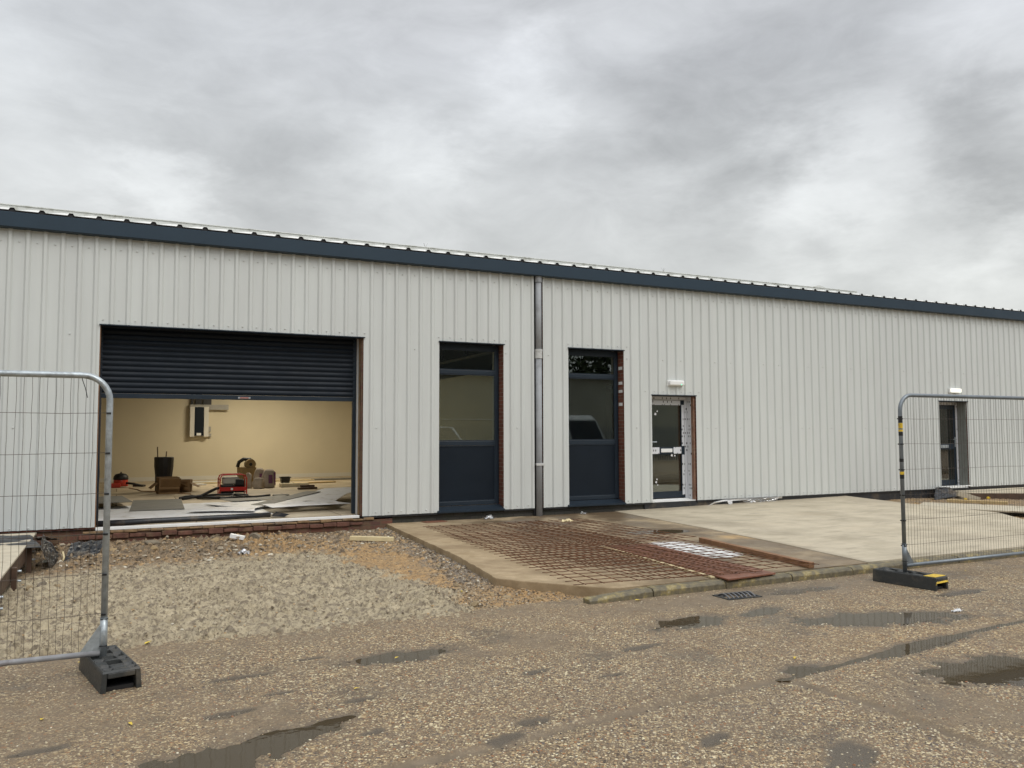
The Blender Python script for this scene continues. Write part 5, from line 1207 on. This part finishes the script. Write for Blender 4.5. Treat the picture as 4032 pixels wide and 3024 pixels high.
# trees and palisade fence
M['foliage'] = simple('tree_foliage', (.055, .075, .03), .8, 0, .5, 1.5)
M['bark'] = simple('tree_bark', (.08, .06, .045), .9)
def tree(x, y, h, r, seed, label):
    rr = random.Random(seed); o = empty('tree', (x, y, 0), 0, label, 'tree', 'trees behind the yard mirrored in the glass')
    m = MB(); m.tube([(0, 0, 0), (.1, 0, h * .3), (0, .1, h * .6), (.05, 0, h * .9)], [.22, .17, .1, .03], 8)
    for i in range(9):
        a = rr.uniform(0, 6.28); z = h * rr.uniform(.25, .7); m.tube([(0, 0, z), (math.cos(a) * r * .4, math.sin(a) * r * .4, z + h * .12), (math.cos(a) * r * .8, math.sin(a) * r * .8, z + h * .2)], [.07, .05, .02], 5)
    m.build('trunk', M['bark'], o)
    m = MB(); cl_ = [(rr.gauss(0, .42) * r, rr.gauss(0, .42) * r, h * rr.uniform(.25, .95), rr.uniform(.25, .5) * r) for _ in range(26)]
    for i in range(5200):
        cx, cy, cz, cr_ = cl_[i % 26]; p = Vector((cx + rr.gauss(0, .5) * cr_, cy + rr.gauss(0, .5) * cr_, cz + rr.gauss(0, .45) * cr_)); s_ = rr.uniform(.14, .28)
        a = Vector((rr.gauss(0, 1), rr.gauss(0, 1), rr.gauss(0, 1))).normalized() * s_; b = a.cross(Vector((rr.gauss(0, 1), rr.gauss(0, 1), rr.gauss(0, 1)))).normalized() * s_ * .6
        m.add([p - a, p + b, p + a, p - b], [(0, 1, 2, 3)])
    m.build('crown', M['foliage'], o)
for i, (x, y, h, r) in enumerate([(9, -14, 8.0, 3.2), (14, -15, 9.0, 3.6), (19.5, -14.5, 8.2, 3.4), (25, -15, 9.2, 3.6), (31, -14, 8.5, 3.6), (37, -15, 9, 3.8), (44, -14, 8.5, 3.8), (3, -15, 8.5, 3.4)]):
    tree(x * 1.25, y - 15, h * 1.45, r * 1.4, 200 + i, 'broad dark tree in the row mirrored in the windows')
pf = empty('palisade_fence', (20, -9, 0), 0, 'grey palisade fence mirrored in the glass', 'fence')
m = MB()
for i in range(280): m.box(-26 + i * .16, -26 + i * .16 + .07, -.01, .01, .05, 1.95)
m.build('pale', M['galv_dark'], pf); MB().box(-26, 19, -.05, -.015, .35, .40).box(-26, 19, -.05, -.015, 1.6, 1.65).build('rail', M['galv_dark'], pf)

M['foliage_wall'] = simple('dark_shed_roof', (.06, .065, .06), .8)
sh_ = empty('opposite_shed', (18, -19, 0), 0, 'long low brown shed mirrored in the tall windows', 'shed')
MB().box(-40, 48, -6, 0, 0, 5.3).build('wall', simple('brown_shed_wall', (.34, .34, .29), .8, 0, .2, .6), sh_)
MB().box(-41, 7.5, -6.5, -.3, 5.6, 9.0).build('upper_wall', M['foliage_wall'], sh_)
MB().box(-40.3, 48.3, -6.2, .3, 5.31, 5.5).build('eaves', M['filler'], sh_)

# small things along the roofline
for x, n_, lb in ((10.55, 5, 'small dry weed growing on the roof edge above the door'), (5.1, 4, 'tiny dry weed on the roof edge above the left tall window')):
    m = MB(); rr = random.Random(n_)
    for i in range(n_):
        a = rr.uniform(-.09, .09); m.tube([(0, 0, 0), (a * .3, 0, .035), (a * .7, rr.uniform(-.02, .02), rr.uniform(.06, .09))], [.002, .0015, .001], 4)
    tag(m.build('roof_weed', M['bark'], loc=(x, 14.235, 5.10)), lb, 'weed', 'weeds on the roof edge')
m = MB(); m.add([(-.32, 0, 0), (.42, 0, 0), (.02, 0, .075), (-.32, .3, 0), (.42, .3, 0), (.02, .3, .075)], [(0, 1, 2), (5, 4, 3), (0, 2, 5, 3), (1, 4, 5, 2), (0, 3, 4, 1)])
tag(m.build('flashing_piece', M['roof_sheet'], loc=(15.15, 14.26, 5.09)), 'low pale peaked flashing piece on the roof near the end of the upstand', 'flashing')
